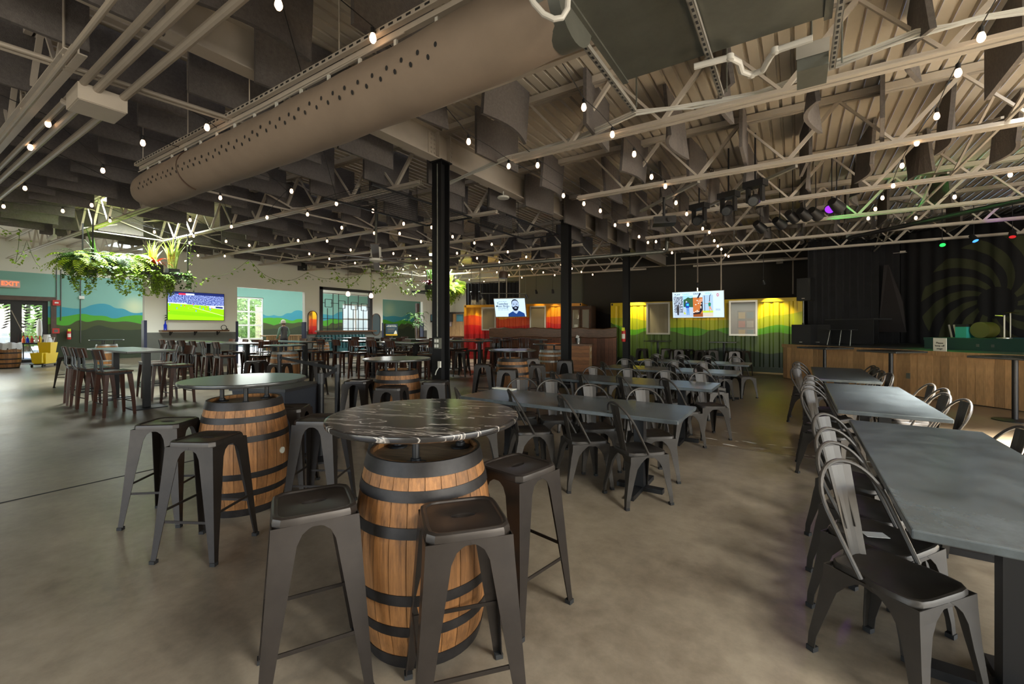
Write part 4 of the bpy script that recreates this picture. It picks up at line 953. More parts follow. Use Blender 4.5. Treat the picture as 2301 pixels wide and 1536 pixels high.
# ------------------------------------------------------------------ stage
stg = (-.34, 15.07); s45 = math.sqrt(.5); SL = 9.2; SH = 1.0
stage = th('stage', 'raised stage with a pine plank front at the right', 'stage', (*stg, 0), R(-45))
pm = MB().mm((0, 0, .0), (.138, .022, .90)).mesh('plank', M['pine']); n = int(SL/.142)
random.seed(5)
for i in range(n): ob('plank', pm, None, stage, (i*.142, random.uniform(-.004, .004), .015))
ob('front_rail', MB().mm((-.02, -.03, .915), (SL, .10, SH+.005)), M['pine'], stage)
ob('side_wall', MB().mm((-.02, .03, 0), (0, 3.0, .91)), M['pine'], stage)
ob('stage_floor', MB().mm((0, .1, .90), (SL, 5.2, SH)), M['stagefloor'], stage)
ob('body', MB().mm((.0, .03, 0), (SL, .08, .9)), M['ink'], stage)
sm_ = Matrix.Rotation(R(-45), 4, 'Z'); sm_.translation = (*stg, 0)
def spt(px, py, z): return P(px, py, z)
def onstage(px, off):         # point on the stage floor seen at column px, `off` metres behind the front edge
    t = (px-CX)/F; ax, ay = CA*t-SA, SA*t+CA; k = stg[0]+stg[1]+off*math.sqrt(2); Z = k/(ax+ay); return (ax*Z, ay*Z, Z)
x, y, Z = onstage(2040, 0.02)
x, y, Z = onstage(1961+150, .05)
# outlet on stage front
x, y, Z = onstage(2041, -.005); ob('outlet_plate', MB().mm((-.04, -.006, -.06), (.04, .0, .06)), M['galv'], stage, sm_.inverted() @ Vector((x, y, HZ(844, Z))))
# keep off sign
x, y, Z = onstage(2112, .12); sg = th('stage_sign', 'small card reading Please keep off stage, standing on the stage edge', 'sign', (x, y, SH), R(-45))
hh = HZ(759, Z)-SH; ob('card', MB().box((0, 0, hh/2), (.235, .012, hh)), M['paper'], sg); ob('stand', MB().mm((-.1, 0, 0), (.1, .08, .008)), M['black'], sg)
for s, z in (('Please', .62), ('keep off', .42), ('stage', .20)): text('lettering', s, .052, frame((0, -.008, hh*z), (1, 0, 0)), M['ink'], sg)
# drum riser with things on it
ra = onstage(2075, 1.25); rz_ = R(-45)
rs = th('drum_riser', 'dark green drum riser on the stage floor', 'riser', (ra[0], ra[1], SH), rz_)
ob('deck', MB().mm((0, 0, .2), (3.6, 2.0, .26)), M['riser'], rs); ob('fascia', MB().mm((.01, .01, 0), (3.59, 1.99, .2)), M['riser'], rs)
for dx in (1.0, 1.25, 2.9): ob('fascia_plate', MB().mm((dx, .0, .08), (dx+.05, .009, .14)), M['galv'], rs)
rm = Matrix.Rotation(rz_, 4, 'Z'); rm.translation = (ra[0], ra[1], SH+.26)
def onr(a, c, z=0): return rm @ Vector((a, c, z))
t = th('guitar_rack', 'slatted stand of pale bars at the left of the drum riser', 'stand', onr(.24, .5), rz_)
for dx in (0, .10): ob('bar', MB().bar((dx, 0, 0), (dx-.09, .05, .30), .03, .02), M['pvc'], t)
M['tealbox'] = mat('teal_case', (.03, .30, .26), .5); M['drumsh'] = mat('drum_shell', (.10, .10, .02), .35, .2)
t = th('road_case', 'teal road case beside the drum', 'case', onr(.40, .55), rz_); ob('case', MB().mm((-.05, -.12, 0), (.16, .12, .25)), M['tealbox'], t); ob('lid', MB().mm((-.05, -.12, .251), (.16, .12, .31)), M['black'], t)
t = th('bass_drum', 'yellow-lit bass drum on the riser', 'drum', onr(.76, .65), rz_)
ob('shell', MB().tube([(0, -.15, .18), (0, .15, .18)], .178, 28), M['drumsh'], t)
ob('drum_head', MB().tube([(0, -.156, .18), (0, -.151, .18)], .16, 28), M['drumsh'], t)
t = th('mic_stand', 'short microphone stand right of the drum', 'stand', onr(1.12, .6), rz_); ob('pole', MB().tube([(0, 0, .02), (0, 0, .5)], .015, 8), M['alu'], t); ob('base', MB().lathe([(.12, 0), (.12, .015), (.0, .03)], 18), M['alu'], t); ob('boom', MB().tube([(0, 0, .48), (-.15, 0, .5)], .012, 8), M['alu'], t)
t = th('cymbal_stand', 'cymbal on a thin stand above the drum', 'cymbal', onr(1.05, .9), rz_); ob('pole', MB().tube([(0, 0, 0), (0, 0, .56)], .012, 8), M['alu'], t); ob('cymbal', MB().lathe([(.0, .575), (.03, .57), (.14, .55)], 24), mat('brass', (.5, .33, .05), .3, 1), t)
# curtains
def curtain(name, a, b2, z0, z1, label, m, amp=.05, wl=.22):
    a, b2 = Vector(a), Vector(b2); L = (b2-a).length; d = (b2-a)/L; nrm = Vector((-d.y, d.x)); n = int(L/wl*6)
    t = th(name, label, 'curtain', (*a, 0), math.atan2(d.y, d.x))
    b = MB(); vs = []
    for z in (z0, z1):
        for i in range(n+1):
            s = L*i/n; vs.append((s, amp*(math.sin(2*math.pi*s/wl)+.5*math.sin(2*math.pi*s/wl*.37+1)), z))
    b.add(vs, [(i, i+1, n+2+i, n+1+i) for i in range(n)], 0, True); ob('cloth', b, m, t)
    ob('curtain_rail', MB().tube([(0, 0, z1+.03), (L, 0, z1+.03)], .02, 8), M['blackmetal'], t); return t
curtain('stage_curtain', (.30, 16.72), (2.75, 18.25), .95, 4.25, 'black drape at the left side of the stage', M['curtain'])
def swirl_mat():
    m, nt, b = base('swirl_backdrop'); N, L = nt.nodes, nt.links; b.inputs['Roughness'].default_value = .9
    tc = N.new('ShaderNodeTexCoord'); sp = N.new('ShaderNodeSeparateXYZ'); L.new(tc.outputs['Object'], sp.inputs[0])
    def mth(op, a, c=None, v=None, v0=None):
        q = N.new('ShaderNodeMath'); q.operation = op
        if a is not None: L.new(a, q.inputs[0])
        elif v0 is not None: q.inputs[0].default_value = v0
        if c is not None: L.new(c, q.inputs[1])
        elif v is not None: q.inputs[1].default_value = v
        return q.outputs[0]
    x = mth('SUBTRACT', sp.outputs[0], None, 2.35); z = mth('SUBTRACT', sp.outputs[2], None, 2.15)
    r = mth('SQRT', mth('ADD', mth('MULTIPLY', x, x), mth('MULTIPLY', z, z)))
    th_ = mth('ARCTAN2', z, x)
    ph = mth('ADD', mth('MULTIPLY', th_, None, 12.0), mth('MULTIPLY', r, None, -8.5))
    w = mth('SINE', ph); thr = mth('MULTIPLY_ADD', r, None, -.35); 
    on = mth('GREATER_THAN', w, None, -.05); inr = mth('GREATER_THAN', r, None, .42); outr = mth('LESS_THAN', r, None, 1.75)
    mk_ = mth('MULTIPLY', mth('MULTIPLY', on, inr), outr)
    mx = N.new('ShaderNodeMixRGB'); L.new(mk_, mx.inputs[0]); mx.inputs[1].default_value = (.010, .010, .012, 1); mx.inputs[2].default_value = (.045, .05, .022, 1); L.new(mx.outputs[0], b.inputs['Base Color']); return m
curtain('stage_backdrop', (2.75, 18.25), (7.9, 13.1), .95, 4.4, 'black backdrop curtain printed with a large olive swirl of curved rays', swirl_mat(), .025, .35)
# fold of grey cloth hanging on the drape
x0 = onstage(1992, 3.7); b = MB(); q = Matrix.Rotation(R(-45), 4, 'Z'); b.add([(-.25, 0, 0), (.55, 0, 0), (.42, .06, .9), (.02, .03, 2.1), (-.08, 0, 2.1), (-.25, .02, 0.1)], [(0, 1, 2, 3, 4, 5)]); b.add([(-.25, .03, 0), (.55, .03, 0), (.42, .09, .9), (.02, .06, 2.1), (-.08, .03, 2.1), (-.25, .05, .1)], [(5, 4, 3, 2, 1, 0)])
tag(ob('draped_cloth', b, mat('grey_drape', (.035, .03, .032), .95), None, (x0[0], x0[1], 1.35), R(-45)), 'grey triangular fold of cloth hanging before the black drape', 'cloth')
# loudspeakers on the stage
def speaker(label, loc, rz, w, d, h, name='loudspeaker'):
    t = th(name, label, 'loudspeaker', loc, rz)
    ob('cabinet', MB().mm((-w/2, 0, 0), (w/2, d, h)), M['black'], t); ob('grille', MB().mm((-w/2+.02, -.012, .03), (w/2-.02, -.001, h-.03)), M['ink'], t); ob('badge', MB().mm((-.04, -.016, .05), (.04, -.013, .075)), M['alu'], t); return t
xa = onstage(1800, .55); speaker('black subwoofer at the left corner of the stage', (xa[0], xa[1], SH), R(-30), .55, .5, .58)
xb = onstage(1839, .95); speaker('second black subwoofer, right of the corner one on the stage', (xb[0], xb[1], SH), R(-30), .62, .5, .58)
xc = onstage(1807, .62); pz = HZ(675, xc[2])
pl = th('speaker_pole', 'thin pole carrying the loudspeaker above the corner subwoofer', 'pole', (xc[0]-.02, xc[1]+.1, SH+.58)); ob('pole', MB().tube([(0, 0, 0), (0, 0, pz-SH-.58)], .02, 8), M['galv'], pl); ob('socket', MB().tube([(0, 0, 0), (0, 0, .05)], .035, 10), M['black'], pl)
speaker('black loudspeaker on a pole at the left of the stage', (xc[0]-.02, xc[1]-.05, pz), R(-20), .36, .34, .66)
xd = onstage(1890, 1.1); t = th('stage_table', 'black draped table at the back of the stage', 'table', (xd[0], xd[1], SH), R(-45)); ob('tabletop', MB().mm((-.5, 0, .70), (.9, .6, .74)), M['black'], t); ob('drape', MB().mm((-.5, -.01, .05), (.9, .0, .70)), M['curtain'], t)
xd = onstage(1880, .75); t = th('folding_stand', 'thin legged folding stand before the draped stage table', 'stand', (xd[0], xd[1], SH), R(-45)); ob('shelf', MB().mm((-.3, 0, .42), (.35, .3, .44)), M['black'], t)
for dx in (-.28, .05, .33): ob('leg', MB().tube([(dx*1.1, .02, 0), (dx, .1, .44)], .012, 6), M['galv'], t)
# lights and trusses over the stage
def led(label, px, py, z, colr, e, aim, cat='stage light'):
    x, y = P(px, py, z); m = screen_mat('lens_'+label[:12], colr, 1.6)
    return can(label, (x, y, z), aim, e, colr, 40, .3, cat, m, .07, 'stage_light')
led('green glowing stage light over the backdrop', 2117, 546, 3.75, (.02, 1, .08), 25, (3.2, 13.5, 1.0))
led('blue glowing stage light over the backdrop', 2188, 536, 3.75, (.05, .25, 1), 40, (4.6, 14.3, 1.4))
led('small stage light with a red point at the far right', 2275, 526, 3.75, (.25, .01, .01), 0, (4, 14, 1))
px_row = [(1708, 510), (1752, 502), (1781, 487), (1808, 482), (1833, 481), (1880, 462)]
for i, (px, py) in enumerate(px_row):
    x, y = P(px, py, 3.72); can(f'black stage lamp on the lighting bar, {ORD[i]} from the left', (x, y, 3.72), (x+1.5, y+2.5, 2.5 if i else 2.2), 0, (1, 1, 1), 30, .2, 'stage light', M['ink'], .10, 'stage_lamp')
x, y = P(1869, 465, 3.75); can('violet glowing lamp on the lighting bar', (x, y, 3.75), (x-.5, y-1, 3.0), 8, (.45, .06, 1), 70, .2, 'stage light', screen_mat('violet_lens', (.25, .03, .8), 1.2), .09, 'stage_lamp')
x, y = P(1850, 476, 3.8); spot((x, y-.2, 3.7), (x+1.2, y+.3, 3.9), 8, (.05, 1, .15), 60, .8); spot((.15, 11.35, 3.66), (1.4, 11.75, 3.94), 45, (.05, 1, .15), 50, .8); spot((3.3, 13.3, 3.6), (3.8, 13.9, 3.94), 7, (.4, .06, 1), 45, .8)
x, y = onr(.8, .4)[:2]; spot((x-1.5, y-.6, 3.7), (x, y, 1.4), 40, (.65, 1, .05), 26)
a, c = P(1700, 512, 3.95), P(1900, 455, 3.95); t = th('lighting_bar', 'black pipe carrying the row of stage lamps', 'bar', (0, 0, 0)); ob('pipe', MB().tube([(*a, 3.9), (*c, 3.9)], .025, 8), M['blackmetal'], t)
for k in range(5): f = (k+.5)/5; ob('clamp', MB().box((a[0]+(c[0]-a[0])*f, a[1]+(c[1]-a[1])*f, 3.92), (.05, .05, .09)), M['black'], t)
a, c = P(1555, 476, 3.95), P(1790, 368, 3.95); t = th('lighting_bar', 'dark strut carrying the three moving head lamps', 'bar', (0, 0, 0)); ob('strut', MB().bar((*a, 3.92), (*c, 3.92), .045, .045), M['strut'], t)
for i, (px, py) in enumerate(((1571, 468), (1637, 443), (1697, 418))):
    x, y = P(px, py, 3.82); t = th('moving_head_light', f'black moving head lamp below the ceiling, {ORD[i]} from the left', 'stage light', (x, y, 3.90), R(-20))
    ob('base', MB().mm((-.16, -.1, -.10), (.16, .1, .0)), M['black'], t); ob('yoke', MB().mm((-.13, -.05, -.34), (-.09, .05, -.1)).mm((.09, -.05, -.34), (.13, .05, -.1)), M['black'], t)
    ob('clamp', MB().tube([(0, 0, 0), (0, 0, .79)], .014, 8), M['black'], t); hd = ob('head', MB().tube([(-.02, .1, -.26), (.0, 0, -.3), (.03, -.14, -.36)], [.07, .09, .085], 14), M['black'], t); ob('lens', MB().tube([(.03, -.14, -.36), (.032, -.146, -.363)], .07, 14), M['chrome'], hd)
a, c = P(1906, 524, 3.9), P(2330, 432, 3.9); t = th('stage_truss_pipe', 'long black pipe slung diagonally under the joists at right', 'pipe', (0, 0, 0)); ob('pipe', MB().tube([(*a, 3.78), (*c, 3.82)], .05, 10), M['black'], t); ob('clamp', MB().box((a[0], a[1], 3.86), (.1, .1, .14)), M['galv'], t)
# projector
x, y = P(1492, 492, 3.55); t = th('projector', 'black ceiling projector on a drop pole', 'projector', (x, y, 3.5), R(20))
ob('case', MB().mm((-.2, -.16, -.06), (.2, .16, .07)), M['black'], t); ob('lens', MB().tube([(.08, -.16, 0), (.08, -.2, 0)], .045, 12), M['ink'], t); ob('pole', MB().tube([(0, 0, .07), (0, 0, .46)], .025, 8), M['black'], t); ob('vent', MB().mm((-.17, -.166, -.03), (-.03, -.161, .03)), M['ink'], t)
a, c = P(1440, 470, 3.98), P(1570, 402, 3.98); t = th('projector_rail', 'dark strut holding the projector pole', 'bar', (0, 0, 0)); ob('strut', MB().bar((*a, 3.94), (*c, 3.94), .05, .05), M['strut'], t)

# ------------------------------------------------------------------ fabric duct and its rails
t = th('fabric_duct', 'long tan perforated fabric air duct hanging under the joists', 'duct', (0, 0, 0))
DY, DR = 2.42, .25; b = MB(); L = []; xs = [-8.42, -8.36, -8.28, -8.12, -7.9]+[-7.6+i*.2 for i in range(33)]; rr = [.05, .13, .19, .235, .248]
def dcz(x): return 3.47+rise(x)*1.1+.06*max(0, (x+2.6)/1.4)**1.5
for i, x in enumerate(xs):
    zc = dcz(x); r_ = rr[i] if i < 5 else DR*(1+.04*max(0, (x+2.6)/1.4)); 
    L.append([(x, DY+r_*math.cos(a)*(1+.02*math.sin(x*9+a*3)), zc+(r_+(.05*max(0, math.sin(a))**6 if i > 3 else 0))*math.sin(a)+.006*math.sin(x*7+a*2)) for a in [2*math.pi*k/28 for k in range(28)]])
b.loops(L, 0, True, True, True); ob('fabric_tube', b, M['ductfab'], t)
hb = MB()
for i in range(35):
    x = -7.75+i*.165
    for rw, aa in ((0, 197), (.5, 185)):
        a = R(aa)+.03*math.sin(x*2); xx = x+rw*.16; zc = dcz(xx); c = Vector((xx, DY+(DR+.004)*math.cos(a)*(1+.02*math.sin(xx*9+a*3)), zc+(DR+.004)*math.sin(a)+.006*math.sin(xx*7+a*2)))
        u = Vector((1, 0, 0)); v = Vector((0, -math.sin(a), math.cos(a)))
        hb.add([c+u*.015*math.cos(q)+v*.019*math.sin(q) for q in [2*math.pi*k/8 for k in range(8)]], [list(range(8))])
ho = ob('punched_holes', hb, M['ink'], t); ho['kind'] = 'stuff'
sl = MB()
for x in (-6.4,): 
    zc = dcz(x); sl.tube([(x, DY+(DR+.004)*math.cos(a), zc+(DR+.004)*math.sin(a)) for a in [R(100+k*10) for k in range(17)]], .008, 5)
ob('zip_seam', sl, M['trimwood'], t)
for x in [-8.1+i*.45 for i in range(14)]: ob('hanger_clip', MB().box((x, DY-.03, dcz(x)+.325), (.03, .02, .07)), M['white'], t)
t = th('duct_rail', 'slotted cream rail along the top of the fabric duct', 'rail', (0, 0, 0))
b = MB()
for dy, z in ((-.06, 3.93), (-.0, 3.89)): b.bar((-8.5, DY+dy, z+rise(-8.5)), (-4.82, DY+dy, z), .045, .045).bar((-4.82, DY+dy, z), (-1.5, DY+dy, z-.02), .045, .045)
ob('rail', b, M['cream'], t); ob('cable', MB().tube([(-8.5, DY-.03, 3.83+rise(-8.5)), (-4.82, DY-.03, 3.83), (-2.6, DY-.03, 3.84)], .007, 6), M['cream'], t)
sl = MB()
for i in range(66): x = -8.4+i*.1; sl.box((x, DY-.084, 3.93+rise(x)), (.05, .004, .016))
for x in (-8.2, -6.6, -5.0, -3.4, -2.0): ob('hanger_rod', MB().tube([(x, DY-.06, 3.95+rise(x)), (x, DY-.06, 4.7+rise(x))], .006, 6), M['cream'], t)
s_ = ob('slots', sl, M['ink'], t); s_['kind'] = 'stuff'
# air handler above
ah = th('air_handler', 'large dull galvanised air handler box hung at top centre', 'air handler', (0, 0, 0))
ob('casing', MB().mm((-1.13, .75, 3.435), (.166, 3.32, 4.4)), M['galv'], ah); ob('seam_flange', MB().mm((-1.147, .75, 3.42), (-1.105, 3.337, 3.46)).mm((.141, .75, 3.42), (.183, 3.337, 3.46)), M['galv'], ah)
ob('duct_collar', MB().tube([(-1.131, DY, dcz(-1.2)), (-1.27, DY, dcz(-1.2))], .262, 28), M['galv'], ah)
for x, ye in ((-1.19, 3.75), (-.515, 3.90), (.216, 3.93)):
    s_ = ob('strut_channel', MB().mm((x-.017, .2, 3.385), (x+.017, ye, 3.389)).mm((x-.019, .2, 3.385), (x-.015, ye, 3.42)).mm((x+.015, .2, 3.385), (x+.019, ye, 3.42)), M['strut'], ah)
    sl = MB()
    for i in range(int((ye-.75)/.062)): sl.box((x, ye-.05-i*.062, 3.383), (.014, .028, .004))
    q = ob('slot_row', sl, M['ink'], s_); q['kind'] = 'stuff'
    ob('hanger_rod', MB().tube([(x+.05, ye-.1, 3.37), (x+.05, ye-.1, 4.7)], .006, 6), M['galv'], ah)
t = th('control_box', 'small galvanised box hung below the right strut of the air handler', 'box', (0.0, 3.76, 3.335)); ob('box', MB().mm((0, -.04, 0), (.185, .25, .185)), M['galv'], t); ob('cover', MB().mm((-.005, -.045, .085), (.19, -.041, .185)), M['strut'], t); ob('hanger_rod', MB().tube([(.09, .1, .185), (.09, .1, 1.38)], .007, 6), M['galv'], t)
t = th('condensate_pipe', 'white plastic drain pipe with a trap under the air handler', 'pipe', (0, 0, 0)); pp = [(*P(px, py, 3.34), 3.34) for px, py in ((1560, 150), (1640, 129), (1660, 140), (1666, 160), (1688, 168), (1714, 158), (1728, 132), (1742, 114), (1826, 86))]
ob('pipe', MB().tube(pp, .022, 10), M['pvc'], t)
for p in (pp[1], pp[4], pp[7]): ob('coupling', MB().lathe([(.0, -.027), (.026, -.018), (.027, 0), (.026, .018), (0, .027)], 12, p), M['pvc'], t)
t = th('flexible_conduit', 'loop of flexible conduit by the duct collar at top centre', 'conduit', (0, 0, 0))
ob('conduit', MB().tube([PZ(1180, -30, 2.35), PZ(1200, 8, 2.35), PZ(1222, 32, 2.35), PZ(1245, 43, 2.35), PZ(1263, 40, 2.35), PZ(1275, 20, 2.35), PZ(1278, -30, 2.35)], .016, 10), M['pvc'], t)
# bundle of white cables slung along a joist
t = th('cable_bundle', 'bundle of pale cables slung across the joists toward upper right', 'cables', (0, 0, 0))
cp = [P(px, py, 4.05) for px, py in ((1010, 408), (1140, 350), (1300, 310), (1430, 248), (1560, 232), (1700, 205), (1880, 140), (2060, 70), (2200, 38), (2330, 15))]
for k in range(7):
    o_ = [random.uniform(-.035, .035) for _ in range(20)]; ob('cable', MB().tube([(p[0]+o_[i]*.6, p[1]+o_[i]*.6, 4.03+.02*math.sin(k+i)+o_[19-i]*.6) for i, p in enumerate(cp)], .011, 6), M['white'] if k % 3 else M['pvc'], t)

# pipes at the top left
t = th('pipe_run', 'bundle of cream painted pipes along the nearest joist at upper left', 'pipes', (0, 0, 0))
for y, z, r_ in ((.98, 3.78, .022), (1.20, 3.84, .03), (1.30, 3.82, .036), (1.50, 3.83, .036)):
    ob('pipe', MB().tube([(-14, y, z+rise(-14)), (-6.15, y, z+rise(-6)), (-2.5, y, z)], r_, 10), M['pipe'], t)
for x in (-4.2, -5.4, -7.2, -9.2): ob('hanger_rod', MB().tube([(x, 1.0, 3.8+rise(x)), (x, 1.0, 4.7+rise(x))], .01, 6), M['pipe'], t)
for y in (.35, .75): ob('cross_pipe', MB().tube([(-5.75-y*.2, -.5, 3.93), (-5.35-y*.2, 3.2, 3.93)], .022, 8), M['pipe'], t)
jb = th('junction_box', 'large cream pull box in the pipe run at upper left', 'box', (-5.95, 1.33, 3.80)); ob('box', MB().mm((-.22, -.17, -.10), (.20, .2, .06)), M['cream'], jb); ob('cover', MB().mm((-.21, -.16, -.106), (.19, .19, -.101)), M['cream'], jb)
for dy in (-.12, 0, .12): ob('elbow', MB().tube([(-.22, dy, -.02), (-.32, dy, 0), (-.36, dy-.05, .03)], .03, 8), M['pipe'], jb)
# black wire mesh trays beside the girder
for i, (x0, x1, y0_, y1_) in enumerate(((-7.0, -5.7, 4.55, 7.1), (-5.95, -4.95, 7.3, 9.6))):
    t = th('wire_mesh_tray', f'black wire mesh panel hung under the joists, {["left of", "beyond"][i]} the nearest column', 'mesh panel', (0, 0, 0)); z = 3.80
    b = MB()
    for k in range(int((x1-x0)/.1)+1): b.bar((x0+k*.1, y0_, z), (x0+k*.1, y1_, z), .004, .004)
    for k in range(int((y1_-y0_)/.1)+1): b.bar((x0, y0_+k*.1, z+.004), (x1, y0_+k*.1, z+.004), .004, .004)
    q = ob('wire_grid', b, M['ink'], t); q['kind'] = 'stuff'
    ob('frame', MB().bar((x0, y0_, z), (x0, y1_, z), .03, .03).bar((x1, y0_, z), (x1, y1_, z), .03, .03).bar((x0, y1_, z), (x1, y1_, z), .03, .03), M['black'], t)
    for xx in (x0, x1): ob('hanger_rod', MB().tube([(xx, y1_-.3, z), (xx, y1_-.3, 4.7)], .006, 6), M['black'], t)
# long ceiling fan
x, y = P(845, 577, 3.25); t = th('ceiling_fan', 'large dark ceiling fan on a white drop rod above the bar tables', 'fan', (x, y, 3.25), .35)
ob('drop_rod', MB().tube([(0, 0, .1), (0, 0, 1.5)], .03, 10), M['galv'], t); ob('motor', MB().lathe([(0, .25), (.12, .24), (.13, .02), (.16, 0), (.16, -.1), (.05, -.14), (0, -.14)], 24), M['white'], t)
for k in range(6): ob('blade', MB().bar((.15*math.cos(k*R(60)), .15*math.sin(k*R(60)), -.04), (2.1*math.cos(k*R(60)), 2.1*math.sin(k*R(60)), -.06), .16, .015), M['trimwood'], t)
# hall speakers, detectors, camera, heater tubes
x, y, Z = PX(683, -19.2); z = HZ(607, Z); speaker('small black loudspeaker high on the white wall', (-19.19, y, z), R(90), .3, .28, .42)
x, y = P(1131, 617, 3.3); t = th('pendant_speaker', 'dark round loudspeaker hanging before the black curtain', 'loudspeaker', (x, y, HZ(617, 14.5))); t.location = (*cam2room((1131-CX)/F*14.5, 14.5), HZ(617, 14.5)); ob('body', MB().lathe([(0, -.13), (.15, -.12), (.16, 0), (.13, .1), (0, .13)], 24), M['trimwood'], t); ob('drop_cable', MB().tube([(0, 0, .1), (0, 0, 4.72+rise(t.location.x)-t.location.z)], .008, 6), M['ink'], t)
x, y = P(1131, 444, 4.05); t = th('ceiling_disc', 'white disc antenna under the joists right of the nearest column', 'antenna', (x, y, 4.05)); ob('disc', MB().lathe([(0, -.02), (.11, -.015), (.12, 0), (.11, .02), (0, .025)], 24), M['white'], t); ob('stem', MB().tube([(0, 0, .02), (0, 0, .62)], .01, 6), M['white'], t)
a, c = cam2room((1030-CX)/F*12.6, 12.6), cam2room((1490-CX)/F*13.0, 13.0); t = th('spiral_duct', 'long bare metal pipe running under the far joists', 'duct', (0, 0, 0)); ob('pipe', MB().tube([(a[0], a[1], 3.22), (c[0], c[1], 3.78)], .055, 12), M['galv'], t); ob('end_elbow', MB().tube([(c[0], c[1], 3.78), (c[0]+.1, c[1], 3.82), (c[0]+.13, c[1], 4.3)], .055, 12), M['galv'], t)
x, y = cam2room((118-CX)/F*12.5, 12.5); t = th('security_camera', 'white security camera below the joist at far left', 'camera', (x, y, HZ(532, 12.5)), R(20)); ob('body', MB().tube([(-.16, 0, -.05), (.1, 0, .03)], .05, 12), M['white'], t); ob('lens', MB().tube([(-.17, 0, -.053), (-.16, 0, -.05)], .04, 12), M['ink'], t); ob('arm', MB().tube([(.06, 0, .05), (.08, 0, 4.70+rise(x)-t.location.z)], .02, 8), M['white'], t)

# ------------------------------------------------------------------ string lights: bulbs seen in the photo, back-projected to hanging height, one thing per string
bb = MB().lathe([(0, -.08), (.015, -.077), (.026, -.058), (.028, -.042), (.023, -.02), (.015, .0)], 12).mesh('bulb', M['bulb'])
bs = MB().lathe([(.014, -.006), (.018, -.002), (.019, .04), (.008, .055), (0, .055)], 10).mesh('socket', M['black'])
near = {1: [(2205, 85), (2153, 165), (2105, 262), (2060, 322), (2027, 373), (2007, 418), (1983, 445), (1967, 470), (1951, 491)], 2: [(2270, 393), (2145, 443), (2058, 490)],
 3: [(1226, 115), (1312, 242), (1376, 303), (1425, 347), (1464, 398), (1495, 419), (1519, 456), (1543, 481), (1579, 514), (1594, 522), (1605, 541), (1613, 553), (1621, 560), (1630, 573), (1637, 576)],
 4: [(838, 87), (1053, 319), (1143, 374), (1266, 440), (1312, 458), (1349, 474), (1382, 506), (1436, 532), (1456, 545), (1492, 562), (1510, 568)],
 5: [(1208, 372), (1411, 505), (1474, 543)],
 6: [(626, 12), (756, 458), (838, 474), (907, 503), (970, 511), (1017, 532), (1066, 546), (1105, 549), (1141, 566)],
 7: [(465, 287), (691, 482), (768, 512), (841, 524), (898, 525), (946, 543), (1027, 569)],
 8: [(321, 322), (655, 430), (600, 489), (735, 542), (788, 562), (884, 570)],
 9: [(108, 279), (231, 384), (495, 445), (520, 510), (670, 541), (695, 571), (740, 582)],
 10: [(68, 332), (318, 452), (427, 495), (508, 543), (560, 552)],
 11: [(56, 424), (206, 462), (347, 522), (435, 531), (505, 576)],
 12: [(8, 465), (141, 475), (247, 497), (425, 546), (445, 575)]}
names = {1: 'at the upper right', 2: 'at the far right edge', 3: 'right of the second black column', 4: 'just right of the nearest black column', 5: 'short run near the second black column', 6: 'crossing behind the nearest black column', 7: 'over the middle bar tables', 8: 'left of the ceiling fan', 9: 'over the football screen tables', 10: 'by the duct end at left', 11: 'above the hanging planter', 12: 'at the far left edge'}
for k, pl in near.items():
    t = th('string_light', f'string of small warm bulbs under the roof {names[k]}', 'string lights', (0, 0, 0), 0, 'string lights under the roof')
    pts = []
    for px, py in pl:
        x, y = P(px, py, 3.84)
        if x < -4.82: x, y = P(px, py, 3.80+rise(x)*.8)
        z = 3.84 if x >= -4.82 else 3.80+rise(x)*.8
        pts.append((x, y, z+.045))
    pts.sort(key=lambda p: p[1])
    if k in (6, 7, 8, 9):
        x = pts[-1][0]; y = max(p[1] for p in pts)
        while y < 17.5: y += 1.15; pts.append((x+.12*math.sin(y), y, pts[-1][2]))
    for x, y, z in pts:
        q = ob('bulb', bb, None, t, (x, y, z)); ob('socket', bs, None, q)
    wire = []
    for i, p in enumerate(pts):
        if i:
            a = pts[i-1]; wire.append(((a[0]+p[0])/2, (a[1]+p[1])/2, (a[2]+p[2])/2+.075+.0*i))
        wire.append((p[0], p[1], p[2]+.055))
    a = pts[0]; wire.insert(0, (a[0], a[1]-.5, 4.0+rise(a[0]))); a = pts[-1]; wire.append((a[0], a[1]+.4, 4.0+rise(a[0])))
    ob('wire', MB().tube(wire, .0045, 5), M['ink'], t)
# two larger pendant bulbs before the grille window
for px, py, lab in ((782, 660, 'left'), (834, 664, 'right')):
    Z = 15.5; x, y = cam2room((px-CX)/F*Z, Z); z = HZ(py, Z); t = th('pendant_lamp', f'{lab} hanging bulb pendant in front of the grille window', 'pendant lamp', (x, y, z))
    ob('bulb', MB().lathe([(0, -.09), (.06, -.07), (.075, -.01), (.05, .06), (.025, .09)], 14), M['bulb'], t); ob('socket', MB().lathe([(.026, .085), (.03, .09), (.03, .15), (0, .16)], 12), M['black'], t); ob('cord', MB().tube([(0, 0, .15), (0, 0, 2.2)], .006, 5), M['ink'], t)

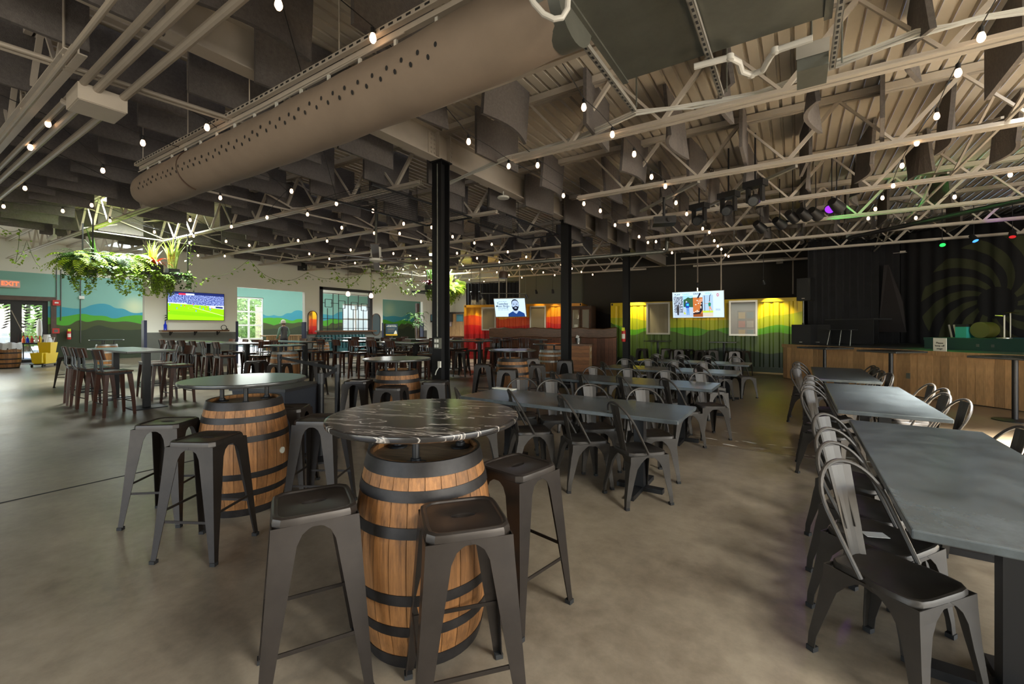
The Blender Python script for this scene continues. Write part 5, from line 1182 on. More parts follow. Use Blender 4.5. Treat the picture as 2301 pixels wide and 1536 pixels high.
# ------------------------------------------------------------------ hanging planters
def frond(b, o, az, L, droop, up, w=.07, nl=13, mi=0):
    pts = []; x = 0; z = 0; a = up
    for i in range(nl+1):
        pts.append(Vector((o[0]+x*math.cos(az), o[1]+x*math.sin(az), o[2]+z))); s = L/nl; x += s*math.cos(a); z += s*math.sin(a); a -= droop/nl
    sd = Vector((-math.sin(az), math.cos(az), 0))
    for i in range(nl):
        p, q = pts[i], pts[i+1]; l = w*math.sin(math.pi*min(1, (i+1.2)/(nl+1)))+.012; d = (q-p)
        for s in (-1, 1):
            b.add([p, p+d*.5, p+d*.9+sd*s*l-Vector((0, 0, l*.25)), p+d*.35+sd*s*l*.7], [(0, 1, 2, 3)], mi)
def fern_mesh(seed, n, L):
    random.seed(seed); b = MB()
    for i in range(n):
        frond(b, (random.uniform(-.06, .06), random.uniform(-.06, .06), 0), random.uniform(0, 6.28), L*random.uniform(.6, 1.1), random.uniform(1.6, 3.0), random.uniform(.4, 1.35), .055*L/.5)
    return b
def heart(b, p, az, s, tilt=.6, mi=0):
    c, n_ = math.cos(az), math.sin(az); f = Vector((c*math.cos(tilt), n_*math.cos(tilt), -math.sin(tilt))); r = Vector((-n_, c, 0))
    p = Vector(p); b.add([p, p+f*s*.35+r*s*.45, p+f*s, p+f*s*.35-r*s*.45, p+f*s*.45], [(0, 1, 4), (1, 2, 4), (2, 3, 4), (3, 0, 4)], mi)
def vine_mesh(seed, n, L, spread=.12, s=.05):
    random.seed(seed); b = MB()
    for i in range(n):
        az = random.uniform(0, 6.28); r0_ = random.uniform(.02, spread); p = Vector((r0_*math.cos(az), r0_*math.sin(az), 0)); l = L*random.uniform(.35, 1); k = int(l/.055); pts = [p.copy()]
        for q in range(k):
            p = p+Vector((.02*math.cos(az+q*.3)+random.uniform(-.012, .012), .02*math.sin(az+q*.3)+random.uniform(-.012, .012), -.05 if q > 2 else .01)); pts.append(p.copy())
            heart(b, p, random.uniform(0, 6.28), s*random.uniform(.7, 1.3), random.uniform(.2, 1.2))
        b.tube(pts, .003, 4, 1, False)
    return b
fern_a, fern_b = fern_mesh(11, 54, .82).mesh('foliage', M['fern']), fern_mesh(12, 42, .62).mesh('foliage', M['leafd'])
vine_a, vine_b = vine_mesh(21, 22, .95, .2, .085).mesh('foliage', [M['leaf'], M['stem']]), vine_mesh(22, 20, .7, .18, .075).mesh('foliage', [M['leafd'], M['stem']])
vine_c = vine_mesh(23, 80, .75, .2, .06).mesh('foliage', [M['leaf'], M['stem']])
potm = MB().mm((-.13, -.13, 0), (.13, .13, .2)).mesh('pot', M['pot'])
def plant(name, label, cat, loc, parts, pot=True, rz=0):
    t = th(name, label, cat, loc, rz)
    if pot: ob('pot', potm, None, t)
    for me, z in parts: ob('foliage', me, None, t, (0, 0, z if pot else z), random.uniform(0, 6))
    return t
def snake(label, loc, n, h, m='snake', seed=1):
    random.seed(seed); t = th('snake_plant', label, 'plant', loc); ob('pot', potm, None, t)
    for i in range(n):
        a = random.uniform(0, 6.28); r_ = random.uniform(.0, .09); hh = h*random.uniform(.6, 1.05); lx, ly = .24*random.uniform(-1, 1), .24*random.uniform(-1, 1); w = .024; az = random.uniform(0, 6.28); L = []
        for k in range(6):
            u = k/5; ww = w*(1-.95*u**2.2)*(.6+.8*min(1, u*3)); c = Vector((r_*math.cos(a)+lx*u*u, r_*math.sin(a)+ly*u*u, .18+hh*u)); aa = az+u*.8
            d = Vector((math.cos(aa), math.sin(aa), 0)); nn = Vector((-math.sin(aa), math.cos(aa), 0)); L.append([c-d*ww, c+nn*.004, c+d*ww, c-nn*.004])
        b = MB(); b.loops(L, 0, True, True, True); ob('leaf', b, M[m], t)
    return t
def bromeliad(label, loc, m='redleaf', seed=4, n=18, L=.34):
    random.seed(seed); t = th('bromeliad', label, 'plant', loc); ob('pot', potm, None, t)
    for i in range(n):
        b = MB(); az = i*2.4; up = random.uniform(.5, 1.2); x = z = 0; a = up; pts = []
        for k in range(6): pts.append((x, z)); x += L/5*math.cos(a); z += L/5*math.sin(a); a -= .35
        vs = []
        for k, (x, z) in enumerate(pts):
            w = .028*(1-(k/5)**2)+.002
            for s in (-1, 1): vs.append((x*math.cos(az)-s*w*math.sin(az), x*math.sin(az)+s*w*math.cos(az), .2+z))
        b.add(vs, [(2*k, 2*k+1, 2*k+3, 2*k+2) for k in range(5)], 0, True); ob('leaf', b, M[m], t)
    return t
def planter(label, x0, x1, y0_, y1_, z):
    t = th('hanging_planter', label, 'planter', (0, 0, 0)); b = MB()
    b.mm((x0, y0_, z-.03), (x1, y1_, z)); ob('shelf', b, M['black'], t)
    ob('rim', MB().mm((x0, y0_, z), (x0+.02, y1_, z+.06)).mm((x1-.02, y0_, z), (x1, y1_, z+.06)).mm((x0+.02, y0_, z), (x1-.02, y0_+.02, z+.06)).mm((x0+.02, y1_-.02, z), (x1-.02, y1_, z+.06)), M['black'], t)
    for xx in (x0+.015, x1-.015):
        for yy in (y0_+.015, y1_-.015): ob('hanger_rod', MB().mm((xx-.014, yy-.014, z+.06), (xx+.014, yy+.014, 3.95+rise(xx))), M['black'], t)
    return t
PX0, PX1 = -15.25, -14.35; pz = 2.93
planter('black steel hanging planter full of ferns at left, before the mural', PX0, PX1, 3.15, 5.15, pz)
d1 = 'on the left hanging planter'
plant('fern', f'dark bushy fern at the left end {d1}', 'plant', (-14.75, 3.3, pz), [(fern_b, .2), (fern_a, .15)])
plant('fern', f'feathery fern, second from the left {d1}', 'plant', (-14.6, 3.72, pz), [(fern_b, .2), (fern_b, .22)])
plant('fern', f'bright yellow-green fern in the middle {d1}', 'plant', (-14.8, 4.05, pz), [(fern_a, .25), (fern_a, .2)])
plant('fern', f'smaller bright fern behind the middle one {d1}', 'plant', (-15.05, 3.85, pz), [(fern_a, .2)])
plant('fern', f'drooping dark fern overhanging the left end {d1}', 'plant', (-14.6, 2.98, pz), [(fern_b, .22), (fern_b, .15), (fern_a, .1)])
plant('trailing_vine', f'trailing vine under the left overhang {d1}', 'plant', (-14.5, 2.92, pz+.06), [(vine_b, 0)], False)
bromeliad(f'red bromeliad in a black box {d1}', (-14.42, 4.42, pz+.05), 'redleaf', 4, 20, .46)
snake(f'yellow-edged snake plant behind the red bromeliad {d1}', (-14.75, 4.45, pz), 20, .75, 'snake', 3)
snake(f'tall pale snake plant near the right end {d1}', (-14.6, 4.85, pz), 30, .95, 'snake', 5)
snake(f'dark tall sansevieria at the left back {d1}', (-15.1, 3.35, pz), 6, 1.0, 'leafd', 8)
M['snakepale'] = M['snake']
for i, (x, y, me, lab) in enumerate(((-14.30, 3.3, vine_b, 'leftmost'), (-14.28, 3.75, vine_a, 'second'), (-14.28, 4.2, vine_a, 'third'), (-14.3, 4.95, vine_b, 'rightmost'), (-14.9, 3.1, vine_a, 'left end'), (-14.85, 5.2, vine_b, 'right end'))):
    plant('trailing_vine', f'{lab} trailing vine hanging below the shelf edge {d1}', 'plant', (x, y, pz+.06), [(me, 0)], False)
plant('spider_plant', f'pale feathery plant hanging lowest {d1}', 'plant', (-14.3, 4.55, pz-.05), [(vine_c, 0), (vine_c, -.08)], False)
pz = 3.17
planter('black steel hanging planter beside the nearest column, far back', PX0-.1, PX1, 14.55, 16.75, pz)
d2 = 'on the far hanging planter'
bromeliad(f'wine red bromeliad at the left {d2}', (-14.4, 14.75, pz+.1), 'wineleaf', 6, 28, .65)
plant('fern', f'spiky grey-green fern, second from the left {d2}', 'plant', (-14.5, 15.1, pz), [(fern_b, .25), (fern_b, .2)])
snake(f'tall snake plant left of the column {d2}', (-14.7, 15.15, pz), 26, 1.1, 'leafd', 9)
snake(f'yellow snake plant right of the column {d2}', (-14.5, 16.3, pz), 28, 1.0, 'snake', 10)
plant('fern', f'large bright fern at the right end {d2}', 'plant', (-14.5, 16.75, pz), [(fern_a, .35), (fern_a, .25), (fern_a, .3)])
plant('fern', f'bushy green fern behind the column {d2}', 'plant', (-14.5, 15.8, pz), [(fern_a, .25)])
plant('fern', f'drooping fern before the column {d2}', 'plant', (-14.4, 15.5, pz), [(fern_b, .2), (fern_a, .1)])
plant('fern', f'low spreading fern beside the yellow snake plant {d2}', 'plant', (-14.35, 16.35, pz), [(fern_a, .1), (fern_b, .1)])
plant('ivy', f'leafy ivy mass just right of the column {d2}', 'plant', (-14.25, 16.2, pz+.1), [(vine_a, 0), (vine_a, .1), (vine_b, .15)], False)
for i, (y, me, lab) in enumerate(((14.8, vine_c, 'leftmost'), (15.3, vine_a, 'second'), (15.9, vine_a, 'third'), (16.5, vine_b, 'rightmost'))): plant('trailing_vine', f'{lab} trailing vine below the shelf {d2}', 'plant', (-14.3, y, pz+.06), [(me, 0)], False)
# ivy garlands slung between the planters
def garland(label, pts, leafs, s, seed):
    random.seed(seed); t = th('ivy_garland', label, 'vine'); q = []
    for a, c in zip(pts[:-1], pts[1:]):
        a, c = Vector(a), Vector(c)
        for k in range(10): u = k/10; p = a.lerp(c, u); p.z -= .16*(a-c).length**.5*math.sin(math.pi*u)*.8; q.append(p)
    q.append(Vector(pts[-1])); ob('stem', MB().tube(q, .006, 5), M['stem'], t); b = MB()
    for i in range(leafs): p = q[random.randrange(len(q))]+Vector((random.uniform(-.07, .07), random.uniform(-.1, .1), random.uniform(-.12, .03))); heart(b, p, random.uniform(0, 6.28), s*random.uniform(.7, 1.3), random.uniform(.3, 1.2))
    ob('leaves', b, M['leaf'], t)
def gp(*l): return [(*cam2room((px-CX)/F*Z, Z), HZ(py, Z)) for px, py, Z in l]
garland('long ivy garland from the left planter toward the white wall speaker', gp((415, 610, 12), (470, 622, 13), (560, 582, 14.3), (620, 628, 15), (690, 612, 16.2), (760, 622, 17), (830, 600, 18.4), (900, 612, 19.6), (935, 640, 20)), 190, .085, 31)
garland('second ivy garland looped before the grille window', gp((745, 600, 16.5), (790, 640, 17), (830, 585, 18), (845, 655, 18), (870, 610, 18.5), (920, 655, 19.6), (940, 650, 20)), 120, .095, 32)
garland('ivy garland drooping under the left end of the ceiling ivy', gp((855, 590, 18), (860, 640, 18.2), (890, 600, 19), (905, 655, 19.4), (930, 620, 20)), 110, .095, 33)
garland('thin ivy strands hanging at the far left edge', gp((0, 510, 11), (45, 515, 11), (35, 590, 11.3), (60, 540, 11.5), (90, 600, 11.6)), 60, .07, 34)
garland('ivy strand climbing the right rod of the left planter', gp((430, 540, 12), (425, 580, 12), (418, 615, 12)), 26, .07, 35)

# ------------------------------------------------------------------ things along the left walls
def wallbox(name, label, cat, px, py, w, h, m, dep=.06, x=XL, extra=None):
    xx, y, Z = PX(px, x); t = th(name, label, cat, (x, y, HZ(py, Z))); ob('body', MB().mm((.001, -w/2, -h/2), (dep, w/2, h/2)), m, t)
    if extra: extra(t)
    return t
def exitface(t):
    ob('face', MB().mm((.09, -.26, -.13), (.096, .26, .13)), M['signface'], t); text('lettering', 'EXIT', .24, frame((.099, 0, 0), (0, 1, 0)), M['signred'], t)
wallbox('exit_sign', 'red lit EXIT sign above the glass doors at far left', 'sign', 21.5, 637.5, .56, .30, M['signface'], .09, XL, exitface)
wallbox('fire_alarm', 'red fire alarm beacon beside the entrance doors', 'alarm', 126, 680, .24, .24, M['red'], .09, XL, lambda t: ob('lens', MB().mm((.09, -.06, -.03), (.10, .06, .03)), M['white'], t))
wallbox('alarm_panel', 'small red alarm box low beside the entrance doors', 'alarm', 125, 743, .22, .22, M['red'], .07, XL, lambda t: ob('plate', MB().mm((.07, -.06, -.06), (.078, .06, .06)), M['wainscot'], t))
wallbox('wall_box', 'white box on the conduit over the blue hills', 'box', 183, 668, .18, .14, M['white'], .06, XL, lambda t: ob('cover', MB().mm((.06, -.08, -.06), (.066, .08, .06)), M['paper'], t))
cd = MB()
for px, a, c in ((127, 672, 600), (137, 720, 605), (181, 770, 600)):
    xx, y, Z = PX(px, XL+.02); cd.tube([(XL+.02, y, HZ(a, Z)), (XL+.02, y, HZ(c, Z))], .018, 6)
st('trim_12', cd, M['wainscot'], 'thin conduits running up the mural wall')
# tv shelf with bottle and headset
sa, sb = PX(361, PXW+.2)[1], PX(513, PXW+.2)[1]; Zs = PX(437, PXW+.2)[2]; sz_ = HZ(741, Zs)
t = th('wall_shelf', 'narrow wooden drink shelf below the football screen', 'shelf', (PXW, 0, 0)); ob('board', MB().mm((.02, sa, sz_-.06), (.3, sb, sz_)), M['bar_wood'], t)
for u in (.15, .5, .85): ob('bracket', MB().mm((.02, sa+(sb-sa)*u-.02, sz_-.2), (.06, sa+(sb-sa)*u+.02, sz_-.061)).bar((.05, sa+(sb-sa)*u, sz_-.18), (.24, sa+(sb-sa)*u, sz_-.07), .03, .02), M['blackmetal'], t)
y = PX(371, PXW+.15)[1]; t = th('bottle_vase', 'blue bottle with a sprig on the shelf below the football screen', 'bottle', (PXW+.17, y, sz_)); ob('bottle', MB().lathe([(0, 0), (.05, 0), (.052, .18), (.02, .25), (.018, .33), (.02, .34)], 16), M['bluebottle'], t)
q = MB()
for i in range(7): heart(q, (0, 0, .34+i*.03), i*2.1, .09, -.5)
ob('sprig', q, M['leafd'], t)
y = PX(503, PXW+.15)[1]; t = th('cable_coil', 'black coiled cable at the right end of the drink shelf', 'cable', (PXW+.15, y, sz_+.09)); ob('coil', MB().tube([(0, .1*math.cos(a), .1*math.sin(a)-.0) for a in [i*.5 for i in range(14)]], .012, 6), M['ink'], t); ob('plug', MB().box((0, .12, -.06), (.04, .06, .05)), M['ink'], t)
# mirrors
def mirror(label, pa, pb, top, bot, arch):
    ya, yb = PX(pa, PXW)[1], PX(pb, PXW)[1]; Z = PX((pa+pb)/2, PXW)[2]; zt, zb = HZ(top, Z), HZ(bot, Z); w = (yb-ya)/2; c = (ya+yb)/2
    pl = [(w*math.cos(a), zt-w+w*math.sin(a)) for a in [math.pi*k/14 for k in range(15)]]
    pl += [(w*math.cos(a), zb+w+w*math.sin(a)) for a in [math.pi+math.pi*k/14 for k in range(15)]] if not arch else [(-w, zb), (w, zb)]
    t = th('wall_mirror', label, 'mirror', (PXW, c, 0)); b = MB(); n = len(pl)
    zc = (zt+zb)/2; b.loops([[(x, y*s, zc+(z-zc)*(1+(s-1)*.4)) for y, z in pl] for x, s in ((.013, 1.12), (.05, 1.12), (.05, 1.0), (.03, 1.0))]); ob('frame', b, M['bar_wood'], t)
    ob('mirror_glass', MB().add([(.032, y, z) for y, z in pl], [list(range(n))]), M['mirror'] if arch else mat('dark_gloss', (.015, .035, .045), .25), t)  # even dark gloss colour put in place of the pill mirror's reflection
mirror('arched wall mirror between the first opening and the grille window', 692, 711, 699, 750, True); mirror('pill shaped wall mirror right of the grille window', 836, 853, 705, 752, False)
# teal booth
ya, yb = PX(722, PXW+.6)[1], PX(832, PXW+.6)[1]; Z = PX(777, PXW+.6)[2]; ht = HZ(753, Z)
t = th('booth_bench', 'teal tufted booth bench under the grille window', 'bench', (PXW+.05, ya, 0)); L_ = yb-ya; ns = 14
ob('seat', MB().mm((.05, 0, .3), (.65, L_, .46)), M['teal'], t); ob('plinth', MB().mm((.1, .02, 0), (.6, L_-.02, .3)), M['ink'], t)
for i in range(ns): ob('back_channel', MB().tube([(.12, (i+.5)*L_/ns, .46), (.10, (i+.5)*L_/ns, ht-.06), (.08, (i+.5)*L_/ns, ht)], L_/ns*.49, 8), M['teal'], t)
# poster on an easel, potted tree, brown door frame at the last opening
Z = 21.5; x, y = cam2room((880-CX)/F*Z, Z); t = th('poster_stand', 'freestanding dark blue poster board with a yellow band below', 'poster', (x, y, 0), YAW+.15)
pw, zt, zb = .56, HZ(728, Z), HZ(753.5, Z); M['posterblue'] = mat('poster_blue', S('#16384a'), .5); M['posteryel'] = mat('poster_yellow', S('#c9a015'), .5)
ob('board', MB().mm((-pw/2-.02, 0, zb-.02), (pw/2+.02, .03, zt+.02)), M['black'], t); ob('print', MB().mm((-pw/2, -.008, zb+.07), (pw/2, -.001, zt)), M['posterblue'], t); ob('band', MB().mm((-pw/2, -.008, zb), (pw/2, -.001, zb+.069)), M['posteryel'], t)
for dx in (-.22, .22): ob('leg', MB().bar((dx, .02, 0), (dx, .02, zb-.02), .03, .03), M['blackmetal'], t)
for s, sz, v in (('HIGHLAND BREWING', .040, .90), ('HOUSE RULES', .078, .80)): text('lettering', s, sz, frame((0, -.011, zb+(zt-zb)*v), (1, 0, 0)), M['white'], t)
bb_ = MB().mm((-.2, -.010, zb+(zt-zb)*.56), (.16, -.0085, zb+(zt-zb)*.62))
for i in range(6): bb_.mm((-.2, -.010, zb+.17+i*.028), (.16-.03*(i % 3), -.0085, zb+.18+i*.028))
ob('small_print', bb_, M['wainscot'], t); ob('portrait', MB().add([(.10, -.010, zb+.075), (.26, -.010, zb+.075), (.25, -.010, zb+.16), (.21, -.010, zb+.26), (.15, -.010, zb+.20)], [(0, 1, 2, 3, 4)]), M['paper'], t)
Z = 22.0; x, y = cam2room((936-CX)/F*Z, Z); t = th('potted_tree', 'small potted tree with two pale stems before the last mural opening', 'plant', (x, y, 0)); ob('pot', MB().lathe([(0, 0), (.17, 0), (.24, .55), (.25, .56), (.22, .55), (.2, .5), (0, .5)], 20), M['white'], t)
for dx in (-.1, .1): ob('stem', MB().tube([(dx*.3, 0, .5), (dx, .02, 1.1), (dx*1.2, 0, 1.9)], [.03, .025, .015], 8), M['bark'], t)
random.seed(41); b = MB()
for i in range(46): frond(b, (random.uniform(-.3, .2), random.uniform(-.25, .25), random.uniform(1.5, 2.2)), random.uniform(0, 6.28), random.uniform(.4, .75), 1.6, random.uniform(.1, .9), .08, 9)
ob('foliage', b, M['leafd'], t)
ya = PX(946, PXW)[1]; st('trim_13', MB().mm((PXW-.5, ya, 0), (PXW-.35, ya+.22, 3.0)), M['chair_wood'], 'red brown door post behind the last opening')
# posters on the timber wall
for i, (px, py, w, h, c) in enumerate(((1005, 716, .55, .42, '#8a4a1c'), (1013, 712, .34, .62, '#2a2018'), (1012, 728, .30, .3, '#9a8a8a'), (1033, 714, .55, .45, '#3f7f95'))):
    xx, y, Z = PY(px, YB-.07); tq = th('framed_picture', ['brown noticeboard on the timber wall at the back', 'dark poster on the noticeboard at the back', 'pale photo low on the noticeboard at the back', 'blue landscape picture on the timber wall at the back'][i], 'picture', (xx, YB-.06-(.02*i if i < 3 else 0), HZ(py, Z)))
    ob('backing', MB().mm((-w/2, -.012, -h/2), (w/2, 0, h/2)), mat(f'picture_{i}', S(c), .6), tq); ob('print', MB().mm((-w/2+.03, -.016, -h/2+.03), (w/2-.03, -.0125, h/2-.1)), mat(f'print_{i}', tuple(min(1, v*1.5+.02) for v in S(c)), .6), tq)
xx, y, Z = PX(968, PXW+.0); t = th('framed_picture', 'small blue landscape picture on the white wall left of the column', 'picture', (PXW+.02, y+.4, HZ(715, Z))); ob('frame', MB().mm((0, -.45, -.25), (.03, .45, .25)), M['black'], t); ob('print', MB().mm((.03, -.42, -.15), (.034, .42, .22)), mat('sky_print', S('#6aa6bb'), .6), t)
st('wall_left', MB().mm((PXW-T, o3b+.36, 0), (PXW, 28, 4.95)), M['white'], 'white wall stub left of the nearest column at the back')
t = th('reception_desk', 'small slatted timber counter before the timber wall', 'counter', (*cam2room((1030-CX)/F*22.5, 22.5), 0), .2)
for i in range(8): ob('plank', MB().mm((-.6+i*.15, 0, 0), (-.456+i*.15, .03, .98)), M['clad'], t)
ob('desk_top', MB().mm((-.65, -.05, .981), (.65, .5, 1.03)), M['counter'], t)
# slatted counter behind the first opening
ya, yb = PX(598, -21.2)[1], PX(683, -21.2)[1]; t = th('slat_counter', 'pale timber slat counter behind the first opening', 'counter', (-21.2, ya, 0)); n = 16
for i in range(n): ob('slat', MB().mm((.0, i*(yb-ya)/n, 0), (.03, (i+.75)*(yb-ya)/n, 1.06)), M['pine'], t)
ob('counter_top', MB().mm((-.5, -.05, 1.061), (.06, yb-ya+.05, 1.11)), M['pine'], t)
# cleaning corner at far left
x, y = P(22, 828, 0); t = th('trash_barrel', 'oak barrel lined with a clear plastic bag at the left edge', 'barrel', (x-.3, y, 0))
for k in range(NST): ob('stave', SM, None, t, None, 2*math.pi*k/NST)
for z0, z1 in ((.0, .05), (.16, .21), (.32, .37), (.54, .59), (.70, .75)):
    r0_, r1_ = rb(z0)+.004, rb(z1)+.004; ob('hoop', MB().lathe([(r0_-.003, z0), (r0_, z0), (r1_, z1), (r1_-.003, z1)], 36), M['hoop'], t)
b = MB(); b.loops([[((rb(.8)+dr+.02*math.sin(9*a))*math.cos(a), (rb(.8)+dr+.02*math.sin(9*a))*math.sin(a), z+.02*math.sin(5*a)) for a in [2*math.pi*k/48 for k in range(48)]] for z, dr in ((.70, .035), (.82, .03), (.92, .01), (.93, -.03), (.8, -.06))]); ob('bin_liner', b, mat('bin_liner', (.5, .5, .5), .3), t)
x, y = P(101, 823, 0); t = th('mop_bucket', 'yellow wheeled mop bucket with wringer', 'bucket', (x, y, 0), R(-40))
def taper(b, z0, z1, w0, d0, w1, d1, cx=0, cy=0): return b.loops([[(cx+sx*w, cy+sy*d, z) for sx, sy in ((-1, -1), (1, -1), (1, 1), (-1, 1))] for z, w, d in ((z0, w0, d0), (z1, w1, d1), (z1, w1-.02, d1-.02), (z0+.05, w0-.02, d0-.02))], 0, False, True, True)
b = MB(); taper(b, .12, .52, .26, .18, .33, .22); ob('bucket', b, M['yellow'], t)
b = MB(); taper(b, .42, .92, .13, .16, .19, .2, -.14); ob('wringer', b, M['yellow'], t); b = MB(); taper(b, .16, .54, .10, .14, .15, .18, .30); ob('front_tub', b, M['yellow'], t)
ob('handle', MB().tube([(-.26, -.1, .9), (-.34, -.1, 1.1), (-.34, .1, 1.1), (-.26, .1, .9)], .015, 8), M['alu'], t); ob('base_frame', MB().mm((-.3, -.2, .09), (.42, .2, .12)), M['black'], t)
for sx in (-.26, .38):
    for sy in (-.16, .16): ob('caster', MB().tube([(sx, sy-.015, .045), (sx, sy+.015, .045)], .045, 12), M['rubber'], t)
x, y = P(78, 816, 0); t = th('janitor_cart', 'black cleaning cart with spray bottles and a white bag', 'cart', (x, y, 0), R(60))
ob('tray', MB().mm((-.45, -.22, .12), (.35, .22, .17)).mm((-.45, -.22, .80), (.35, .22, .86)), M['black'], t); ob('frame', MB().bar((-.42, -.2, 0.05), (-.42, -.2, 1.3), .03, .03).bar((-.42, .2, .05), (-.42, .2, 1.3), .03, .03).bar((.33, -.2, .05), (.33, -.2, 1.0), .03, .03).bar((.33, .2, .05), (.33, .2, 1.0), .03, .03), M['black'], t)
for i, (dx, c) in enumerate(((-.3, 'orange'), (-.18, 'bluebottle'), (-.05, 'red'), (.08, 'white'), (.2, 'yellow'))):
    q = ob('spray_bottle', MB().lathe([(0, .86), (.05, .86), (.05, 1.02), (.018, 1.07), (.018, 1.1)], 12, (dx, -.08, 0)), M[c], t); ob('trigger', MB().box((dx, -.11, 1.12), (.025, .09, .04)), M['red'] if i % 2 else M['orange'], q)
b = MB(); b.loops([[(.36+r_*math.cos(a)*(1+.12*math.sin(5*a)), r_*.8*math.sin(a), z) for a in [2*math.pi*k/20 for k in range(20)]] for z, r_ in ((.4, .08), (.55, .15), (.95, .16), (1.15, .10), (1.2, .11))], 0, True, True, True); ob('cloth_bag', b, M['cloth'], t)
ob('mop_handle', MB().tube([(0, .2, .1), (-.75, .15, 2.2)], .014, 8), M['bark'], t); ob('white_jug', MB().lathe([(0, .17), (.07, .17), (.07, .38), (.025, .44), (.025, .48)], 12, (.1, -.05, 0)), M['white'], t)
tt = th('dust_mop', 'white headed mop hanging beside the cleaning cart', 'mop', (x+.2, y+.1, 0)); ob('handle', MB().tube([(0, 0, 0), (0.02, 0, 1.5)], .014, 8), M['red'], tt)
b = MB(); b.loops([[(r_*math.cos(a)*(1+.15*math.sin(6*a)), r_*.6*math.sin(a), z) for a in [2*math.pi*k/18 for k in range(18)]] for z, r_ in ((1.15, .12), (1.35, .15), (1.75, .12), (1.85, .04))], 0, True, True, True); ob('mop_head', b, M['cloth'], tt)
x, y = P(190, 805, 0); t = th('black_cabinet', 'low black cabinet against the dark green mural', 'cabinet', (x, y+.1, 0)); ob('body', MB().mm((-.3, -.6, 0), (.3, .6, 1.03)), M['black'], t); ob('cabinet_top', MB().mm((-.32, -.62, 1.031), (.32, .62, 1.06)), M['ink'], t); ob('post', MB().mm((.31, -.3, 0), (.35, -.26, 1.03)), M['galv'], t)
x, y = P(288, 800, 0); t = th('laundry_basket', 'round basket heaped with folded white linen beside the mural', 'basket', (x, y, 0)); ob('basket', MB().lathe([(0, 0), (.42, 0), (.5, .85), (.47, .86), (.4, .05)], 24), M['counter'], t)
b = MB(); b.loops([[((r_+.03*math.sin(7*a+z*9))*math.cos(a), (r_+.03*math.sin(7*a+z*9))*math.sin(a), z) for a in [2*math.pi*k/36 for k in range(36)]] for z, r_ in ((.7, .53), (.95, .58), (1.1, .54), (1.12, .3))], 0, True, False, True); ob('linen', b, M['cloth'], t); ob('folded_cloth', MB().box((0, 0, 1.17), (.7, .5, .06)).box((.03, 0, 1.23), (.6, .45, .05)), mat('cream_linen', (.45, .4, .3), .9), t)
x, y = P(355, 800, 0); t = th('high_chair', 'stacked yellow and blue plastic child seat by the grey wall', 'chair', (x-.6, y+.2, 0)); ob('seat', MB().mm((-.25, -.25, .5), (.25, .25, .56)).mm((-.25, .2, .56), (.25, .25, .95)), mat('blue_plastic', (.02, .12, .3), .4), t)
for sx in (-.22, .22):
    for sy in (-.22, .22): ob('leg', MB().bar((sx*1.1, sy*1.1, 0), (sx, sy, .5), .04, .04), M['yellow'], t)
# large black tub and rope barrier posts
x, y = P(632, 905, 0); Zt_ = 4.6; x, y = cam2room((628-CX)/F*4.75, 4.75)
t = th('black_tub', 'big black tapered tub behind the barrel table with the bung', 'tub', (x, y, 0), .4)
b = MB(); taper(b, 0.001, .84, .25, .25, .31, .31); ob('body', b, mat('tub_black', (.014, .016, .022), .6), t); ob('rim', MB().mm((-.33, -.33, .841), (.33, .33, .87)), M['black'], t)
bp = [((671, 905), .92), ((757, 897), .92)]
for i, (px, Zp) in enumerate(((721, 4.9), (758, 6.0), (628, 8.3))):
    x, y = cam2room((px-CX)/F*Zp, Zp); t = th('barrier_post', f'black belt barrier post behind the barrel tables, {["nearest", "middle", "farthest"][i]}', 'barrier post', (x, y, 0))
    ob('post', MB().tube([(0, 0, .02), (0, 0, .97)], .034, 14), M['blackmetal'], t); ob('base', MB().lathe([(.18, 0), (.18, .02), (.05, .05), (0, .05)], 28), M['blackmetal'], t); ob('head', MB().tube([(0, 0, .86), (0, 0, .98)], .042, 14), M['black'], t)
    if i:
        px2, Z2 = ((721, 4.9), (758, 6.0))[i-1]; x2, y2 = cam2room((px2-CX)/F*Z2, Z2); ob('belt', MB().bar((0, 0, .92), (x2-x, y2-y, .92), .005, .05), M['curtain'], t)
# hooded heater strip above the red container curtain
xa, xb = cam2room((1045-CX)/F*19.9, 20.3), cam2room((1166-CX)/F*19.4, 19.5); curtain('back_curtain', xa, xb, 2.55, 3.55, 'dark pleated curtain above the red container', M['curtain'], .04, .18)

